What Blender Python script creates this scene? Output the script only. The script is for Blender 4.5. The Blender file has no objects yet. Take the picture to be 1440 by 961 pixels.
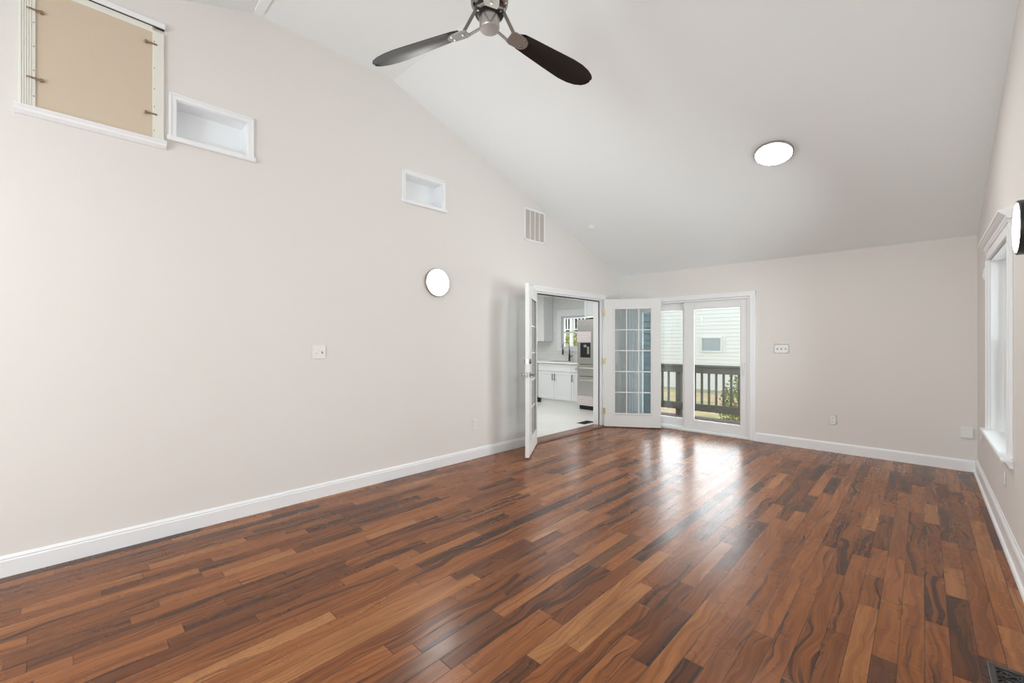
import bpy, bmesh, math, random
from mathutils import Vector, Matrix
PI = math.pi
S = bpy.context.scene
C = S.collection
random.seed(7)

# ------------------------------------------------------------------ camera
FX, HZ, CH = 600.0, 482.0, 1.33
YAW = math.atan(578.0 / 600.0)
cd = bpy.data.cameras.new('camera'); cam = bpy.data.objects.new('camera', cd); C.objects.link(cam)
cd.sensor_width = 36.0; cd.lens = FX / 1440.0 * 36.0
cd.shift_y = (HZ - 480.5) / 1440.0
cd.clip_start = 0.05; cd.clip_end = 200
cam.location = (0, 0, CH); cam.rotation_euler = (PI / 2, 0, YAW)
S.camera = cam
S.view_settings.view_transform = 'Standard'; S.view_settings.look = 'None'
S.view_settings.gamma = 1.0; S.view_settings.use_curve_mapping = False
S.view_settings.exposure = 0.08
S.cycles.max_bounces = 10; S.cycles.diffuse_bounces = 7; S.cycles.glossy_bounces = 4
S.cycles.transparent_max_bounces = 16
S.cycles.caustics_reflective = False; S.cycles.caustics_refractive = False

# ------------------------------------------------------------------ sky and daylight
W = bpy.data.worlds.new('world'); S.world = W; W.use_nodes = True
bg = W.node_tree.nodes['Background']
bg.inputs['Color'].default_value = (0.93, 0.96, 1.0, 1); bg.inputs['Strength'].default_value = 1.6

def area(name, loc, rot, sx, sy, power, col=(1, 0.99, 0.97), shape='RECTANGLE', spread=PI):
    l = bpy.data.lights.new(name, 'AREA'); l.shape = shape; l.size = sx; l.size_y = sy
    l.energy = power; l.color = col; l.spread = spread
    o = bpy.data.objects.new(name, l); C.objects.link(o); o.location = loc; o.rotation_euler = rot
    return o
P_REAR_FILL, P_SLIDE, P_KITCH = 92.0, 48.0, 43.0
DISC_E = 90.0

# ------------------------------------------------------------------ room numbers
XR = 0.40            # right wall face
YB = 6.436           # back wall face
YR = -3.25           # rear wall face (behind the camera)
ZL = 2.43            # ceiling height at the two low walls
ZT = 3.888           # flat top of the ceiling
Y1, Y2 = 0.99, 2.192 # the flat strip
A0 = Vector((-3.743, -0.27)); B0 = Vector((-3.643, 6.384))
UL = (B0 - A0).normalized(); NL = Vector((UL.y, -UL.x)); RL = -math.atan2(UL.x, UL.y)
OFFL = -0.018        # wall face behind the baseboard face
def prof(y):
    if y < Y1: return ZT - (Y1 - y) * (ZT - ZL) / (Y1 - YR)
    if y > Y2: return ZT - (y - Y2) * (ZT - ZL) / (YB - Y2)
    return ZT
def lw(s, off=0.0, z=0.0):     # point on the left wall
    p = A0 + UL * (s - A0.y) + NL * (OFFL + off)
    return Vector((p.x, p.y, z))
def rw(y, off=0.0, z=0.0): return Vector((XR - off, y, z))
def bw(x, off=0.0, z=0.0): return Vector((x, YB - off, z))
ROT_L, ROT_R, ROT_B = RL, PI, -PI / 2     # local +X points out of each wall

# daylight area lamps outside the window openings, the rear pair added for fill
for y, p_, t_, o_, w_ in ((4.68, 44.0, 0.13, 0.27, 1.12), (2.30, 9.0, 0.13, 0.27, 1.1), (0.2, 3.0, 0.40, 0.46, 0.95), (-1.9, 3.0, 0.40, 0.46, 0.95)):
    area('daylight_fill', (XR + o_, y, 1.30), (0, PI / 2 + t_, 0), 1.32, w_, p_, (0.90, 0.975, 1.0))
for x, k_r in ((-2.75, 0.35), (-0.7, 1.0)):
    area('daylight_fill', (x, YR - 0.22, 1.35), (PI / 2 + 0.22, 0, 0), 1.3, 1.3, P_REAR_FILL * k_r, (0.88, 0.97, 1.0))
area('daylight_fill', (-2.56, YB + 0.30, 1.05), (-PI / 2 - 0.12, 0, 0), 1.6, 1.75, P_SLIDE, (0.93, 0.97, 1.0))
area('kitchen_window_daylight', (-5.57, 8.25, 1.56), (-PI / 2, 0, 0), 0.8, 0.62, 12.0, (0.90, 0.96, 1.0))
area('kitchen_overhead_fill', (-5.4, 5.4, 2.35), (0, 0, 0), 2.4, 2.6, P_KITCH, (0.97, 0.985, 1.0))  # unseen overhead area lamp added to brighten the kitchen

# ------------------------------------------------------------------ materials
def newmat(name):
    m = bpy.data.materials.new(name); m.use_nodes = True
    nt = m.node_tree
    return m, nt, nt.nodes['Principled BSDF']
def srgb(r, g, b):
    f = lambda c: ((c / 255 + 0.055) / 1.055) ** 2.4 if c > 10 else c / 255 / 12.92
    return (f(r), f(g), f(b), 1)
def mat(name, col, rough=0.5, metal=0.0, bump=0.0, scale=60.0, var=0.0, spec=0.5, coat=0.0, emit=0.0):
    m, nt, b = newmat(name)
    b.inputs['Base Color'].default_value = col; b.inputs['Roughness'].default_value = rough
    b.inputs['Metallic'].default_value = metal; b.inputs['Specular IOR Level'].default_value = spec
    b.inputs['Coat Weight'].default_value = coat
    tc = nt.nodes.new('ShaderNodeTexCoord'); nz = nt.nodes.new('ShaderNodeTexNoise')
    nz.inputs['Scale'].default_value = scale; nz.inputs['Detail'].default_value = 4
    nt.links.new(tc.outputs['Object'], nz.inputs['Vector'])
    if bump:
        bp = nt.nodes.new('ShaderNodeBump'); bp.inputs['Strength'].default_value = bump; bp.inputs['Distance'].default_value = 0.002
        nt.links.new(nz.outputs['Fac'], bp.inputs['Height']); nt.links.new(bp.outputs['Normal'], b.inputs['Normal'])
    if var:
        mx = nt.nodes.new('ShaderNodeMix'); mx.data_type = 'RGBA'
        mx.inputs[6].default_value = tuple(c * (1 - var) for c in col[:3]) + (1,)
        mx.inputs[7].default_value = tuple(min(1, c * (1 + var)) for c in col[:3]) + (1,)
        nt.links.new(nz.outputs['Fac'], mx.inputs[0]); nt.links.new(mx.outputs[2], b.inputs['Base Color'])
    if emit:
        b.inputs['Emission Color'].default_value = (1, 0.985, 0.96, 1); b.inputs['Emission Strength'].default_value = emit
    return m
M = {}
M['wall'] = mat('wall_paint', (0.785, 0.757, 0.73, 1), 0.75, bump=0.08, scale=180, var=0.012, spec=0.3)
M['ceiling'] = mat('ceiling_paint', (0.90, 0.945, 0.955, 1), 0.85, bump=0.06, scale=160, var=0.01, spec=0.2)
M['trim'] = mat('white_trim_paint', (0.88, 0.895, 0.91, 1), 0.35, bump=0.02, scale=90)
M['vinyl'] = mat('white_vinyl', (0.82, 0.83, 0.83, 1), 0.4, bump=0.02, scale=60)
M['door'] = mat('door_paint', (0.80, 0.81, 0.795, 1), 0.38, bump=0.02, scale=70)
M['cream'] = mat('cream_painted_wood', (0.80, 0.79, 0.73, 1), 0.45, bump=0.05, scale=80)
M['mdf'] = mat('tan_hardboard', (0.64, 0.53, 0.41, 1), 0.7, bump=0.05, scale=260, var=0.03)
M['bronze'] = mat('bronze_clip', (0.36, 0.25, 0.16, 1), 0.35, metal=0.7)
M['screw'] = mat('screw_hole', (0.16, 0.11, 0.08, 1), 0.6)
M['gap'] = mat('dark_gap', (0.05, 0.045, 0.04, 1), 0.8)
M['plate'] = mat('white_plastic', (0.83, 0.83, 0.82, 1), 0.35)
M['slot'] = mat('slot_dark', (0.14, 0.14, 0.14, 1), 0.6)
M['nickel'] = mat('brushed_nickel', (0.52, 0.50, 0.48, 1), 0.26, metal=1.0, bump=0.03, scale=200)
M['chrome'] = mat('dark_chrome', (0.30, 0.28, 0.27, 1), 0.14, metal=1.0)
M['blackmetal'] = mat('black_metal', (0.02, 0.02, 0.02, 1), 0.35, metal=0.3)
M['blade'] = mat('black_lacquered_blade', (0.012, 0.012, 0.011, 1), 0.30, spec=0.5, bump=0.02, scale=50)
M['bladeplate'] = mat('gunmetal_plate', (0.36, 0.35, 0.34, 1), 0.38, metal=0.6)
M['brass'] = mat('brass_hinge', (0.62, 0.50, 0.24, 1), 0.35, metal=1.0)
M['led'] = mat('led_diffuser', (0.9, 0.9, 0.9, 1), 0.5, emit=DISC_E)
M['led2'] = mat('wall_led_diffuser', (0.9, 0.9, 0.9, 1), 0.5, emit=12.0)
M['led3'] = mat('left_wall_led_diffuser', (0.9, 0.9, 0.9, 1), 0.5, emit=46.0)
M['rim'] = mat('satin_nickel_rim', (0.42, 0.41, 0.38, 1), 0.4, metal=0.8)
M['cab'] = mat('white_cabinet_paint', (0.82, 0.84, 0.84, 1), 0.35)
M['counter'] = mat('white_quartz', (0.86, 0.86, 0.84, 1), 0.2, var=0.03, scale=8)
M['stain'] = mat('stainless_steel', (0.56, 0.55, 0.52, 1), 0.33, metal=0.85, bump=0.02, scale=30)
M['stain2'] = mat('bright_stainless', (0.70, 0.69, 0.66, 1), 0.22, metal=1.0)
M['dark'] = mat('black_plastic', (0.012, 0.012, 0.014, 1), 0.4)
M['wood_thr'] = mat('reddish_oak_threshold', (0.17, 0.062, 0.03, 1), 0.22, bump=0.1, scale=30, var=0.25)
M['rail'] = mat('grey_brown_deck_wood', (0.16, 0.15, 0.125, 1), 0.7, bump=0.3, scale=20, var=0.2)
M['deck'] = mat('reddish_deck_boards', (0.22, 0.165, 0.16, 1), 0.7, bump=0.3, scale=12, var=0.2)
M['leaf'] = mat('shrub_leaves', (0.24, 0.31, 0.10, 1), 0.6, var=0.45, scale=3)
M['stem'] = mat('shrub_stem', (0.16, 0.11, 0.07, 1), 0.8)
M['pane_far'] = mat('far_window_glass', (0.42, 0.50, 0.54, 1), 0.1)
M['register'] = mat('antique_pewter', (0.10, 0.10, 0.095, 1), 0.38, metal=0.85)

def glass_mat(name, tint, refl):
    m = bpy.data.materials.new(name); m.use_nodes = True; nt = m.node_tree; nt.nodes.clear()
    out = nt.nodes.new('ShaderNodeOutputMaterial'); mx = nt.nodes.new('ShaderNodeMixShader')
    tr = nt.nodes.new('ShaderNodeBsdfTransparent'); gl = nt.nodes.new('ShaderNodeBsdfGlossy')
    fr = nt.nodes.new('ShaderNodeFresnel'); fr.inputs['IOR'].default_value = refl
    tr.inputs['Color'].default_value = tint; gl.inputs['Roughness'].default_value = 0.02
    nt.links.new(fr.outputs[0], mx.inputs[0]); nt.links.new(tr.outputs[0], mx.inputs[1]); nt.links.new(gl.outputs[0], mx.inputs[2])
    nt.links.new(mx.outputs[0], out.inputs[0]); return m
M['glass'] = glass_mat('clear_glass', (0.95, 0.965, 0.965, 1), 1.45)
M['glass2'] = glass_mat('door_lite_glass', (0.86, 0.90, 0.91, 1), 1.45)

class N:   # tiny node-graph helper
    def __init__(s, nt): s.nt = nt
    def n(s, t, **k):
        nd = s.nt.nodes.new(t)
        for a, v in k.items(): setattr(nd, a, v)
        return nd
    def m(s, op, a, b=None, c=None):
        nd = s.n('ShaderNodeMath', operation=op)
        for i, v in enumerate((a, b, c)):
            if v is None: continue
            if isinstance(v, (int, float)): nd.inputs[i].default_value = v
            else: s.nt.links.new(v, nd.inputs[i])
        return nd.outputs[0]
    def xyz(s, x, y, z):
        nd = s.n('ShaderNodeCombineXYZ')
        for i, v in enumerate((x, y, z)):
            if isinstance(v, (int, float)): nd.inputs[i].default_value = v
            else: s.nt.links.new(v, nd.inputs[i])
        return nd.outputs[0]
    def link(s, a, b): s.nt.links.new(a, b)
    def noise(s, vec, scale, detail=3, rough=0.5, dist=0.0):
        nd = s.n('ShaderNodeTexNoise'); nd.inputs['Scale'].default_value = scale; nd.inputs['Detail'].default_value = detail
        nd.inputs['Roughness'].default_value = rough; nd.inputs['Distortion'].default_value = dist
        s.link(vec, nd.inputs['Vector']); return nd.outputs['Fac']
    def ramp(s, fac, stops, interp='LINEAR'):
        nd = s.n('ShaderNodeValToRGB'); cr = nd.color_ramp; cr.interpolation = interp
        while len(cr.elements) < len(stops): cr.elements.new(0.5)
        for e, (p, c) in zip(cr.elements, stops): e.position = p; e.color = c
        s.link(fac, nd.inputs[0]); return nd.outputs[0]
    def mix(s, fac, a, b, mode='MIX'):
        nd = s.n('ShaderNodeMix', data_type='RGBA', blend_type=mode)
        for i, v in ((0, fac), (6, a), (7, b)):
            if isinstance(v, (int, float)): nd.inputs[i].default_value = v
            elif isinstance(v, tuple): nd.inputs[i].default_value = v
            else: s.link(v, nd.inputs[i])
        return nd.outputs[2]

def floor_material():
    m, nt, b = newmat('tigerwood_planks'); g = N(nt)
    tc = g.n('ShaderNodeTexCoord'); sp = g.n('ShaderNodeSeparateXYZ'); g.link(tc.outputs['Object'], sp.inputs[0])
    X, Y = sp.outputs[0], sp.outputs[1]
    PW = 0.0815
    xr = g.m('DIVIDE', g.m('ADD', X, 20.0 * PW * 5 - 0.005), PW)
    row = g.m('FLOOR', xr); fx = g.m('FRACT', xr)
    w1 = g.n('ShaderNodeTexWhiteNoise', noise_dimensions='1D'); g.link(row, w1.inputs['W'])
    w2 = g.n('ShaderNodeTexWhiteNoise', noise_dimensions='1D'); g.link(g.m('ADD', row, 77.3), w2.inputs['W'])
    ln = g.m('MULTIPLY_ADD', w1.outputs['Value'], 0.55, 0.5)
    yy = g.m('ADD', g.m('DIVIDE', g.m('ADD', Y, 30.0), ln), g.m('MULTIPLY', w2.outputs['Value'], 9.0))
    # jitter the plank ends so that lengths vary
    yj = g.m('ADD', yy, g.m('MULTIPLY', g.m('SINE', g.m('MULTIPLY', yy, 2.1)), 0.22))
    idx = g.m('FLOOR', yj); fy = g.m('FRACT', yj)
    wn = g.n('ShaderNodeTexWhiteNoise', noise_dimensions='2D'); g.link(g.xyz(row, idx, 0), wn.inputs['Vector'])
    rv = wn.outputs['Value']; sc = g.n('ShaderNodeSeparateColor'); g.link(wn.outputs['Color'], sc.inputs[0])
    r1, r2, r3 = sc.outputs
    base = g.ramp(rv, [(0.0, srgb(108, 64, 36)), (0.2, srgb(130, 78, 42)), (0.5, srgb(146, 89, 48)), (0.85, srgb(160, 101, 57)), (1.0, srgb(176, 122, 76))])
    off = g.m('MULTIPLY', rv, 53.0)
    # slow wander of the grain
    wv = g.xyz(g.m('MULTIPLY', X, 3.0), g.m('MULTIPLY', Y, 2.2), off)
    wander = g.m('MULTIPLY', g.m('SUBTRACT', g.noise(wv, 1.0, 2), 0.5), 0.16)
    gx = g.m('ADD', X, wander)
    fine = g.noise(g.xyz(g.m('MULTIPLY', gx, 200.0), g.m('MULTIPLY', Y, 2.6), off), 1.0, 4, 0.6)
    mid = g.noise(g.xyz(g.m('MULTIPLY', gx, 48.0), g.m('MULTIPLY', Y, 1.4), off), 1.0, 3, 0.55)
    strk = g.noise(g.xyz(g.m('MULTIPLY', gx, 28.0), g.m('MULTIPLY', Y, 0.8), g.m('ADD', off, 11.0)), 1.0, 4, 0.58, 0.25)
    blot = g.noise(g.xyz(g.m('MULTIPLY', X, 5.0), g.m('MULTIPLY', Y, 5.0), off), 1.0, 4, 0.6)
    col = g.mix(g.ramp(mid, [(0.38, (0, 0, 0, 1)), (0.60, (1, 1, 1, 1))]), g.mix(1.0, base, (0.70, 0.62, 0.58, 1), 'MULTIPLY'), base)
    col = g.mix(g.m('MULTIPLY', g.ramp(fine, [(0.42, (0, 0, 0, 1)), (0.66, (1, 1, 1, 1))]), 0.30), col, g.mix(1.0, col, (0.55, 0.48, 0.44, 1), 'MULTIPLY'))
    lo = g.m('MULTIPLY_ADD', r1, 0.22, 0.475)                      # each plank has its own amount of dark streaks
    sm = g.m('MULTIPLY', g.m('SUBTRACT', strk, lo), 16.0); smn = g.n('ShaderNodeClamp'); g.link(sm, smn.inputs[0])
    col = g.mix(g.m('MULTIPLY', smn.outputs[0], 0.80), col, srgb(54, 36, 28))
    lin = g.noise(g.xyz(g.m('MULTIPLY', gx, 120.0), g.m('MULTIPLY', Y, 1.3), g.m('ADD', off, 5.0)), 1.0, 2, 0.5)
    col = g.mix(g.m('MULTIPLY', g.ramp(lin, [(0.60, (0, 0, 0, 1)), (0.70, (1, 1, 1, 1))]), g.m('MULTIPLY_ADD', r3, 0.6, 0.15)), col, srgb(58, 36, 26))
    fl = g.m('MULTIPLY', g.m('COMPARE', r2, 0.02, 0.022), 0.6)   # a few planks dark all over
    col = g.mix(fl, col, srgb(58, 42, 37))
    col = g.mix(g.m('MULTIPLY', g.ramp(blot, [(0.5, (0, 0, 0, 1)), (0.75, (1, 1, 1, 1))]), 0.16), col, srgb(66, 46, 38))
    # seams
    ex = g.m('MINIMUM', fx, g.m('SUBTRACT', 1.0, fx)); ex = g.m('MULTIPLY', ex, PW)
    ey = g.m('MINIMUM', fy, g.m('SUBTRACT', 1.0, fy)); ey = g.m('MULTIPLY', ey, ln)
    e = g.m('MINIMUM', ex, ey)
    seam = g.ramp(g.m('MULTIPLY', e, 100.0), [(0.04, (0, 0, 0, 1)), (0.16, (1, 1, 1, 1))])
    col = g.mix(seam, srgb(42, 24, 17), col)
    g.link(col, b.inputs['Base Color'])
    rg = g.noise(g.xyz(g.m('MULTIPLY', X, 6), g.m('MULTIPLY', Y, 6), 0), 1.0, 4, 0.6)
    rr = g.m('ADD', g.m('MULTIPLY_ADD', rg, 0.14, 0.17), g.m('MULTIPLY', r3, 0.05))
    g.link(rr, b.inputs['Roughness']); b.inputs['Specular IOR Level'].default_value = 0.30
    hh = g.m('ADD', g.m('MULTIPLY', seam, 1.0), g.m('MULTIPLY', fine, 0.05))
    hh = g.m('ADD', hh, g.m('MULTIPLY', g.noise(g.xyz(g.m('MULTIPLY', X, 14), g.m('MULTIPLY', Y, 3), off), 1.0, 1), 0.5))
    bp = g.n('ShaderNodeBump'); bp.inputs['Strength'].default_value = 0.22; bp.inputs['Distance'].default_value = 0.001
    g.link(hh, bp.inputs['Height']); g.link(bp.outputs['Normal'], b.inputs['Normal'])
    return m
M['floor'] = floor_material()

def brick_mat(name, c1, c2, cm, bw_, bh, mortar, rough=0.4, bump=0.3, axes='xy', offset=0.5):
    m, nt, b = newmat(name); g = N(nt)
    tc = g.n('ShaderNodeTexCoord'); sp = g.n('ShaderNodeSeparateXYZ'); g.link(tc.outputs['Object'], sp.inputs[0])
    ax = {'x': 0, 'y': 1, 'z': 2}
    br = g.n('ShaderNodeTexBrick'); br.offset = offset
    g.link(g.xyz(sp.outputs[ax[axes[0]]], sp.outputs[ax[axes[1]]], 0), br.inputs['Vector'])
    br.inputs['Color1'].default_value = c1; br.inputs['Color2'].default_value = c2; br.inputs['Mortar'].default_value = cm
    br.inputs['Scale'].default_value = 1; br.inputs['Brick Width'].default_value = bw_; br.inputs['Row Height'].default_value = bh
    br.inputs['Mortar Size'].default_value = mortar; br.inputs['Mortar Smooth'].default_value = 0.1
    nz = g.noise(tc.outputs['Object'], 9, 4, 0.6, 1.0)
    g.link(g.mix(g.m('MULTIPLY', nz, 0.12), br.outputs['Color'], (0.5, 0.49, 0.46, 1)), b.inputs['Base Color'])
    b.inputs['Roughness'].default_value = rough
    bp = g.n('ShaderNodeBump'); bp.inputs['Strength'].default_value = bump; bp.inputs['Distance'].default_value = -0.002
    g.link(br.outputs['Fac'], bp.inputs['Height']); g.link(bp.outputs['Normal'], b.inputs['Normal'])
    return m
M['tile'] = brick_mat('pale_stone_tile', (0.80, 0.79, 0.75, 1), (0.76, 0.75, 0.71, 1), (0.66, 0.65, 0.62, 1), 0.6, 0.3, 0.004, 0.3)
M['splash'] = brick_mat('white_backsplash_tile', (0.84, 0.84, 0.82, 1), (0.80, 0.80, 0.78, 1), (0.72, 0.72, 0.70, 1), 0.15, 0.075, 0.002, 0.2, axes='xz')
def film_material():
    m, nt, b = newmat('printed_protective_film'); g = N(nt)
    tc = g.n('ShaderNodeTexCoord'); sp = g.n('ShaderNodeSeparateXYZ'); g.link(tc.outputs['Object'], sp.inputs[0])
    rows = g.m('FRACT', g.m('MULTIPLY', sp.outputs[2], 26.0))
    line = g.m('LESS_THAN', rows, 0.5)
    wds = g.noise(g.xyz(g.m('MULTIPLY', sp.outputs[0], 60.0), 0, g.m('FLOOR', g.m('MULTIPLY', sp.outputs[2], 26.0))), 1.0, 2)
    tx = g.m('MULTIPLY', line, g.m('GREATER_THAN', wds, 0.46))
    g.link(g.mix(g.m('MULTIPLY', tx, 0.75), (0.74, 0.69, 0.685, 1), (0.52, 0.38, 0.40, 1)), b.inputs['Base Color'])
    b.inputs['Roughness'].default_value = 0.35; return m
M['film'] = film_material()
def ground_material():
    m, nt, b = newmat('autumn_lawn'); g = N(nt)
    tc = g.n('ShaderNodeTexCoord')
    n1 = g.noise(tc.outputs['Object'], 0.6, 5, 0.6); n2 = g.noise(tc.outputs['Object'], 9, 5, 0.7)
    a = g.ramp(n1, [(0.4, (0.40, 0.46, 0.20, 1)), (0.5, (0.66, 0.56, 0.30, 1)), (0.62, (0.80, 0.60, 0.42, 1))])
    g.link(g.mix(g.m('MULTIPLY', n2, 0.45), a, (0.20, 0.20, 0.09, 1)), b.inputs['Base Color'])
    b.inputs['Roughness'].default_value = 0.9; return m
M['ground'] = ground_material()
M['sidewhite'] = mat('white_vinyl_siding', (0.83, 0.86, 0.865, 1), 0.5)
M['sideblue'] = mat('slate_blue_siding', (0.20, 0.27, 0.29, 1), 0.55)

# ------------------------------------------------------------------ mesh helpers
def nb(): return bmesh.new()
def box(bm, x0, x1, y0, y1, z0, z1, bev=0.0, mtx=None, seg=1):
    t = bmesh.new(); r = bmesh.ops.create_cube(t, size=1.0)
    for v in t.verts:
        v.co = Vector(((x0 + x1) / 2 + v.co.x * (x1 - x0), (y0 + y1) / 2 + v.co.y * (y1 - y0), (z0 + z1) / 2 + v.co.z * (z1 - z0)))
    if bev: bmesh.ops.bevel(t, geom=list(t.edges), offset=bev, segments=seg, affect='EDGES')
    if mtx: bmesh.ops.transform(t, matrix=mtx, verts=t.verts)
    merge(bm, t); return bm
def merge(bm, t):
    bmesh.ops.recalc_face_normals(t, faces=t.faces)
    me = bpy.data.meshes.new('tmp'); t.to_mesh(me); bm.from_mesh(me); bpy.data.meshes.remove(me); t.free()
def lathe(bm, prof_, seg=40, mtx=None):      # prof_: (r, z) list, spun about Z, ends closed on the axis
    t = bmesh.new(); rings = []
    for r, z in prof_:
        if r < 1e-5: rings.append([t.verts.new((0, 0, z))])
        else: rings.append([t.verts.new((r * math.cos(2 * PI * i / seg), r * math.sin(2 * PI * i / seg), z)) for i in range(seg)])
    for a, b in zip(rings, rings[1:]):
        for i in range(seg):
            j = (i + 1) % seg
            if len(a) == 1 and len(b) == 1: continue
            if len(a) == 1: t.faces.new((a[0], b[i], b[j]))
            elif len(b) == 1: t.faces.new((a[i], b[0], a[j]))
            else: t.faces.new((a[i], b[i], b[j], a[j]))
    if mtx: bmesh.ops.transform(t, matrix=mtx, verts=t.verts)
    merge(bm, t); return bm
def tube(bm, pts, r, seg=12, radii=None):
    t = bmesh.new(); pts = [Vector(p) for p in pts]; rings = []; up = None
    for i, p in enumerate(pts):
        d = (pts[min(i + 1, len(pts) - 1)] - pts[max(i - 1, 0)]).normalized()
        if up is None: up = d.orthogonal().normalized()
        up = (up - d * up.dot(d)).normalized(); s = d.cross(up)
        rr = radii[i] if radii else r
        rings.append([t.verts.new(p + (up * math.cos(2 * PI * k / seg) + s * math.sin(2 * PI * k / seg)) * rr) for k in range(seg)])
    for a, b in zip(rings, rings[1:]):
        for k in range(seg): t.faces.new((a[k], a[(k + 1) % seg], b[(k + 1) % seg], b[k]))
    t.faces.new(rings[0][::-1]); t.faces.new(rings[-1]); merge(bm, t); return bm
def prism(bm, poly, axis, a0, a1, mtx=None):  # poly in the two other axes, extruded along axis
    t = bmesh.new()
    def P(u, v, a): return {'x': (a, u, v), 'y': (u, a, v), 'z': (u, v, a)}[axis]
    lo = [t.verts.new(P(u, v, a0)) for u, v in poly]; hi = [t.verts.new(P(u, v, a1)) for u, v in poly]
    n = len(poly)
    for i in range(n): t.faces.new((lo[i], lo[(i + 1) % n], hi[(i + 1) % n], hi[i]))
    t.faces.new(lo[::-1]); t.faces.new(hi)
    if mtx: bmesh.ops.transform(t, matrix=mtx, verts=t.verts)
    merge(bm, t); return bm
def T(x, y, z): return Matrix.Translation((x, y, z))
def RX(a): return Matrix.Rotation(a, 4, 'X')
def RY(a): return Matrix.Rotation(a, 4, 'Y')
def RZ(a): return Matrix.Rotation(a, 4, 'Z')

def obj(name, bm, m, parent=None, loc=None, rotz=0.0, label=None, cat=None, group=None, kind=None, smooth=False):
    me = bpy.data.meshes.new(name)
    bm.to_mesh(me); bm.free(); me.materials.append(M[m] if isinstance(m, str) else m)
    if smooth:
        for p in me.polygons: p.use_smooth = True
        try: me.set_sharp_from_angle(angle=math.radians(35))
        except Exception: pass
    o = bpy.data.objects.new(name, me); C.objects.link(o)
    if parent: o.parent = parent
    if loc is not None: o.location = loc
    o.rotation_euler = (0, 0, rotz)
    if label: o['label'] = label
    if cat: o['category'] = cat
    if group: o['group'] = group
    if kind: o['kind'] = kind
    return o
def thing(name, label, cat, loc=(0, 0, 0), rotz=0.0, group=None, kind=None):
    o = bpy.data.objects.new(name, None); C.objects.link(o); o.empty_display_size = 0.1
    o.location = loc; o.rotation_euler = (0, 0, rotz); o['label'] = label; o['category'] = cat
    if group: o['group'] = group
    if kind: o['kind'] = kind
    return o
def copytree(o, parent=None):
    c = o.copy(); C.objects.link(c)
    if parent: c.parent = parent
    for ch in [k for k in bpy.data.objects if k.parent == o]: copytree(ch, c)
    return c

def wallmesh(a0, a1, ztop, holes, extra_a=()):
    """front face of a wall in (a, z) with rectangular holes, clipped under ztop(a)"""
    As = sorted(set([a0, a1] + [h[0] for h in holes] + [h[1] for h in holes] + [e for e in extra_a if a0 < e < a1]))
    Zs = sorted(set([0.0, 5.0] + [h[2] for h in holes] + [h[3] for h in holes]))
    polys = []
    for i in range(len(As) - 1):
        for j in range(len(Zs) - 1):
            ca, cz = (As[i] + As[i + 1]) / 2, (Zs[j] + Zs[j + 1]) / 2
            if any(h[0] < ca < h[1] and h[2] < cz < h[3] for h in holes): continue
            P = [(As[i], Zs[j]), (As[i + 1], Zs[j]), (As[i + 1], Zs[j + 1]), (As[i], Zs[j + 1])]
            p0, p1 = ztop(As[i]), ztop(As[i + 1])
            f = lambda q: p0 + (p1 - p0) * (q[0] - As[i]) / (As[i + 1] - As[i]) - q[1]
            R = []
            for k in range(4):
                u, v = P[k], P[(k + 1) % 4]; fu, fv = f(u), f(v)
                if fu >= 0: R.append(u)
                if fu * fv < 0:
                    t = fu / (fu - fv); R.append((u[0] + (v[0] - u[0]) * t, u[1] + (v[1] - u[1]) * t))
            if len(R) >= 3: polys.append(R)
    return polys
def make_wall(name, polys, fn, outward, thick, m='wall'):
    bm = nb()
    for R in polys: bm.faces.new([bm.verts.new(fn(a, z)) for a, z in R])
    bmesh.ops.remove_doubles(bm, verts=bm.verts, dist=1e-4)
    bmesh.ops.recalc_face_normals(bm, faces=bm.faces)
    bm.normal_update()
    # make the front faces look into the room
    if sum((f.normal.dot(Vector(outward)) for f in bm.faces)) > 0: bmesh.ops.reverse_faces(bm, faces=bm.faces)
    r = bmesh.ops.extrude_face_region(bm, geom=list(bm.faces), use_keep_orig=True)
    bmesh.ops.translate(bm, vec=Vector(outward) * thick, verts=[v for v in r['geom'] if isinstance(v, bmesh.types.BMVert)])
    bmesh.ops.recalc_face_normals(bm, faces=bm.faces)
    return obj(name, bm, m, kind='structure')

# ------------------------------------------------------------------ room shell
DS0, DS1, DZ = 4.27, 5.875, 2.012         # doorway in the left wall
niche_spec = [(0.515, 0.955, 2.757, 3.022), (2.325, 2.775, 2.757, 3.022)]
HL = [(DS0, DS1, -1, DZ)] + niche_spec
HL = [(a, b, max(c, 0), d) for a, b, c, d in HL]
make_wall('wall_left', wallmesh(YR - 0.05, YB + 0.02, prof, HL, (Y1, Y2)), lambda a, z: lw(a, 0, z), (-NL.x, -NL.y, 0), 0.15)
HB = [(-3.44, -1.695, 0, 1.965)]
make_wall('wall_back', wallmesh(-3.68, XR + 0.001, lambda a: ZL + 0.02, HB), lambda a, z: bw(a, 0, z), (0, 1, 0), 0.16)
WZ0, WZ1 = 0.612, 2.01
HR = [(4.105, 5.255, WZ0, WZ1), (1.725, 2.875, WZ0, WZ1), (-0.3, 0.7, WZ0, WZ1), (-2.4, -1.4, WZ0, WZ1)]
make_wall('wall_right', wallmesh(YR - 0.05, YB + 0.16, prof, HR, (Y1, Y2)), lambda a, z: rw(a, 0, z), (1, 0, 0), 0.16)
HRE = [(-3.5, -2.0, 0.7, 2.0), (-1.45, 0.05, 0.7, 2.0)]  # unseen window openings, made up to let in even fill light
make_wall('wall_rear', wallmesh(-3.95, XR, lambda a: ZL + 0.02, HRE), lambda a, z: Vector((a, YR, z)), (0, -1, 0), 0.16)
bm = nb(); box(bm, -3.80, XR + 0.1, YR - 0.1, YB + 0.10, -0.06, 0.0); obj('floor', bm, 'floor', kind='structure')
bm = nb()
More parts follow.
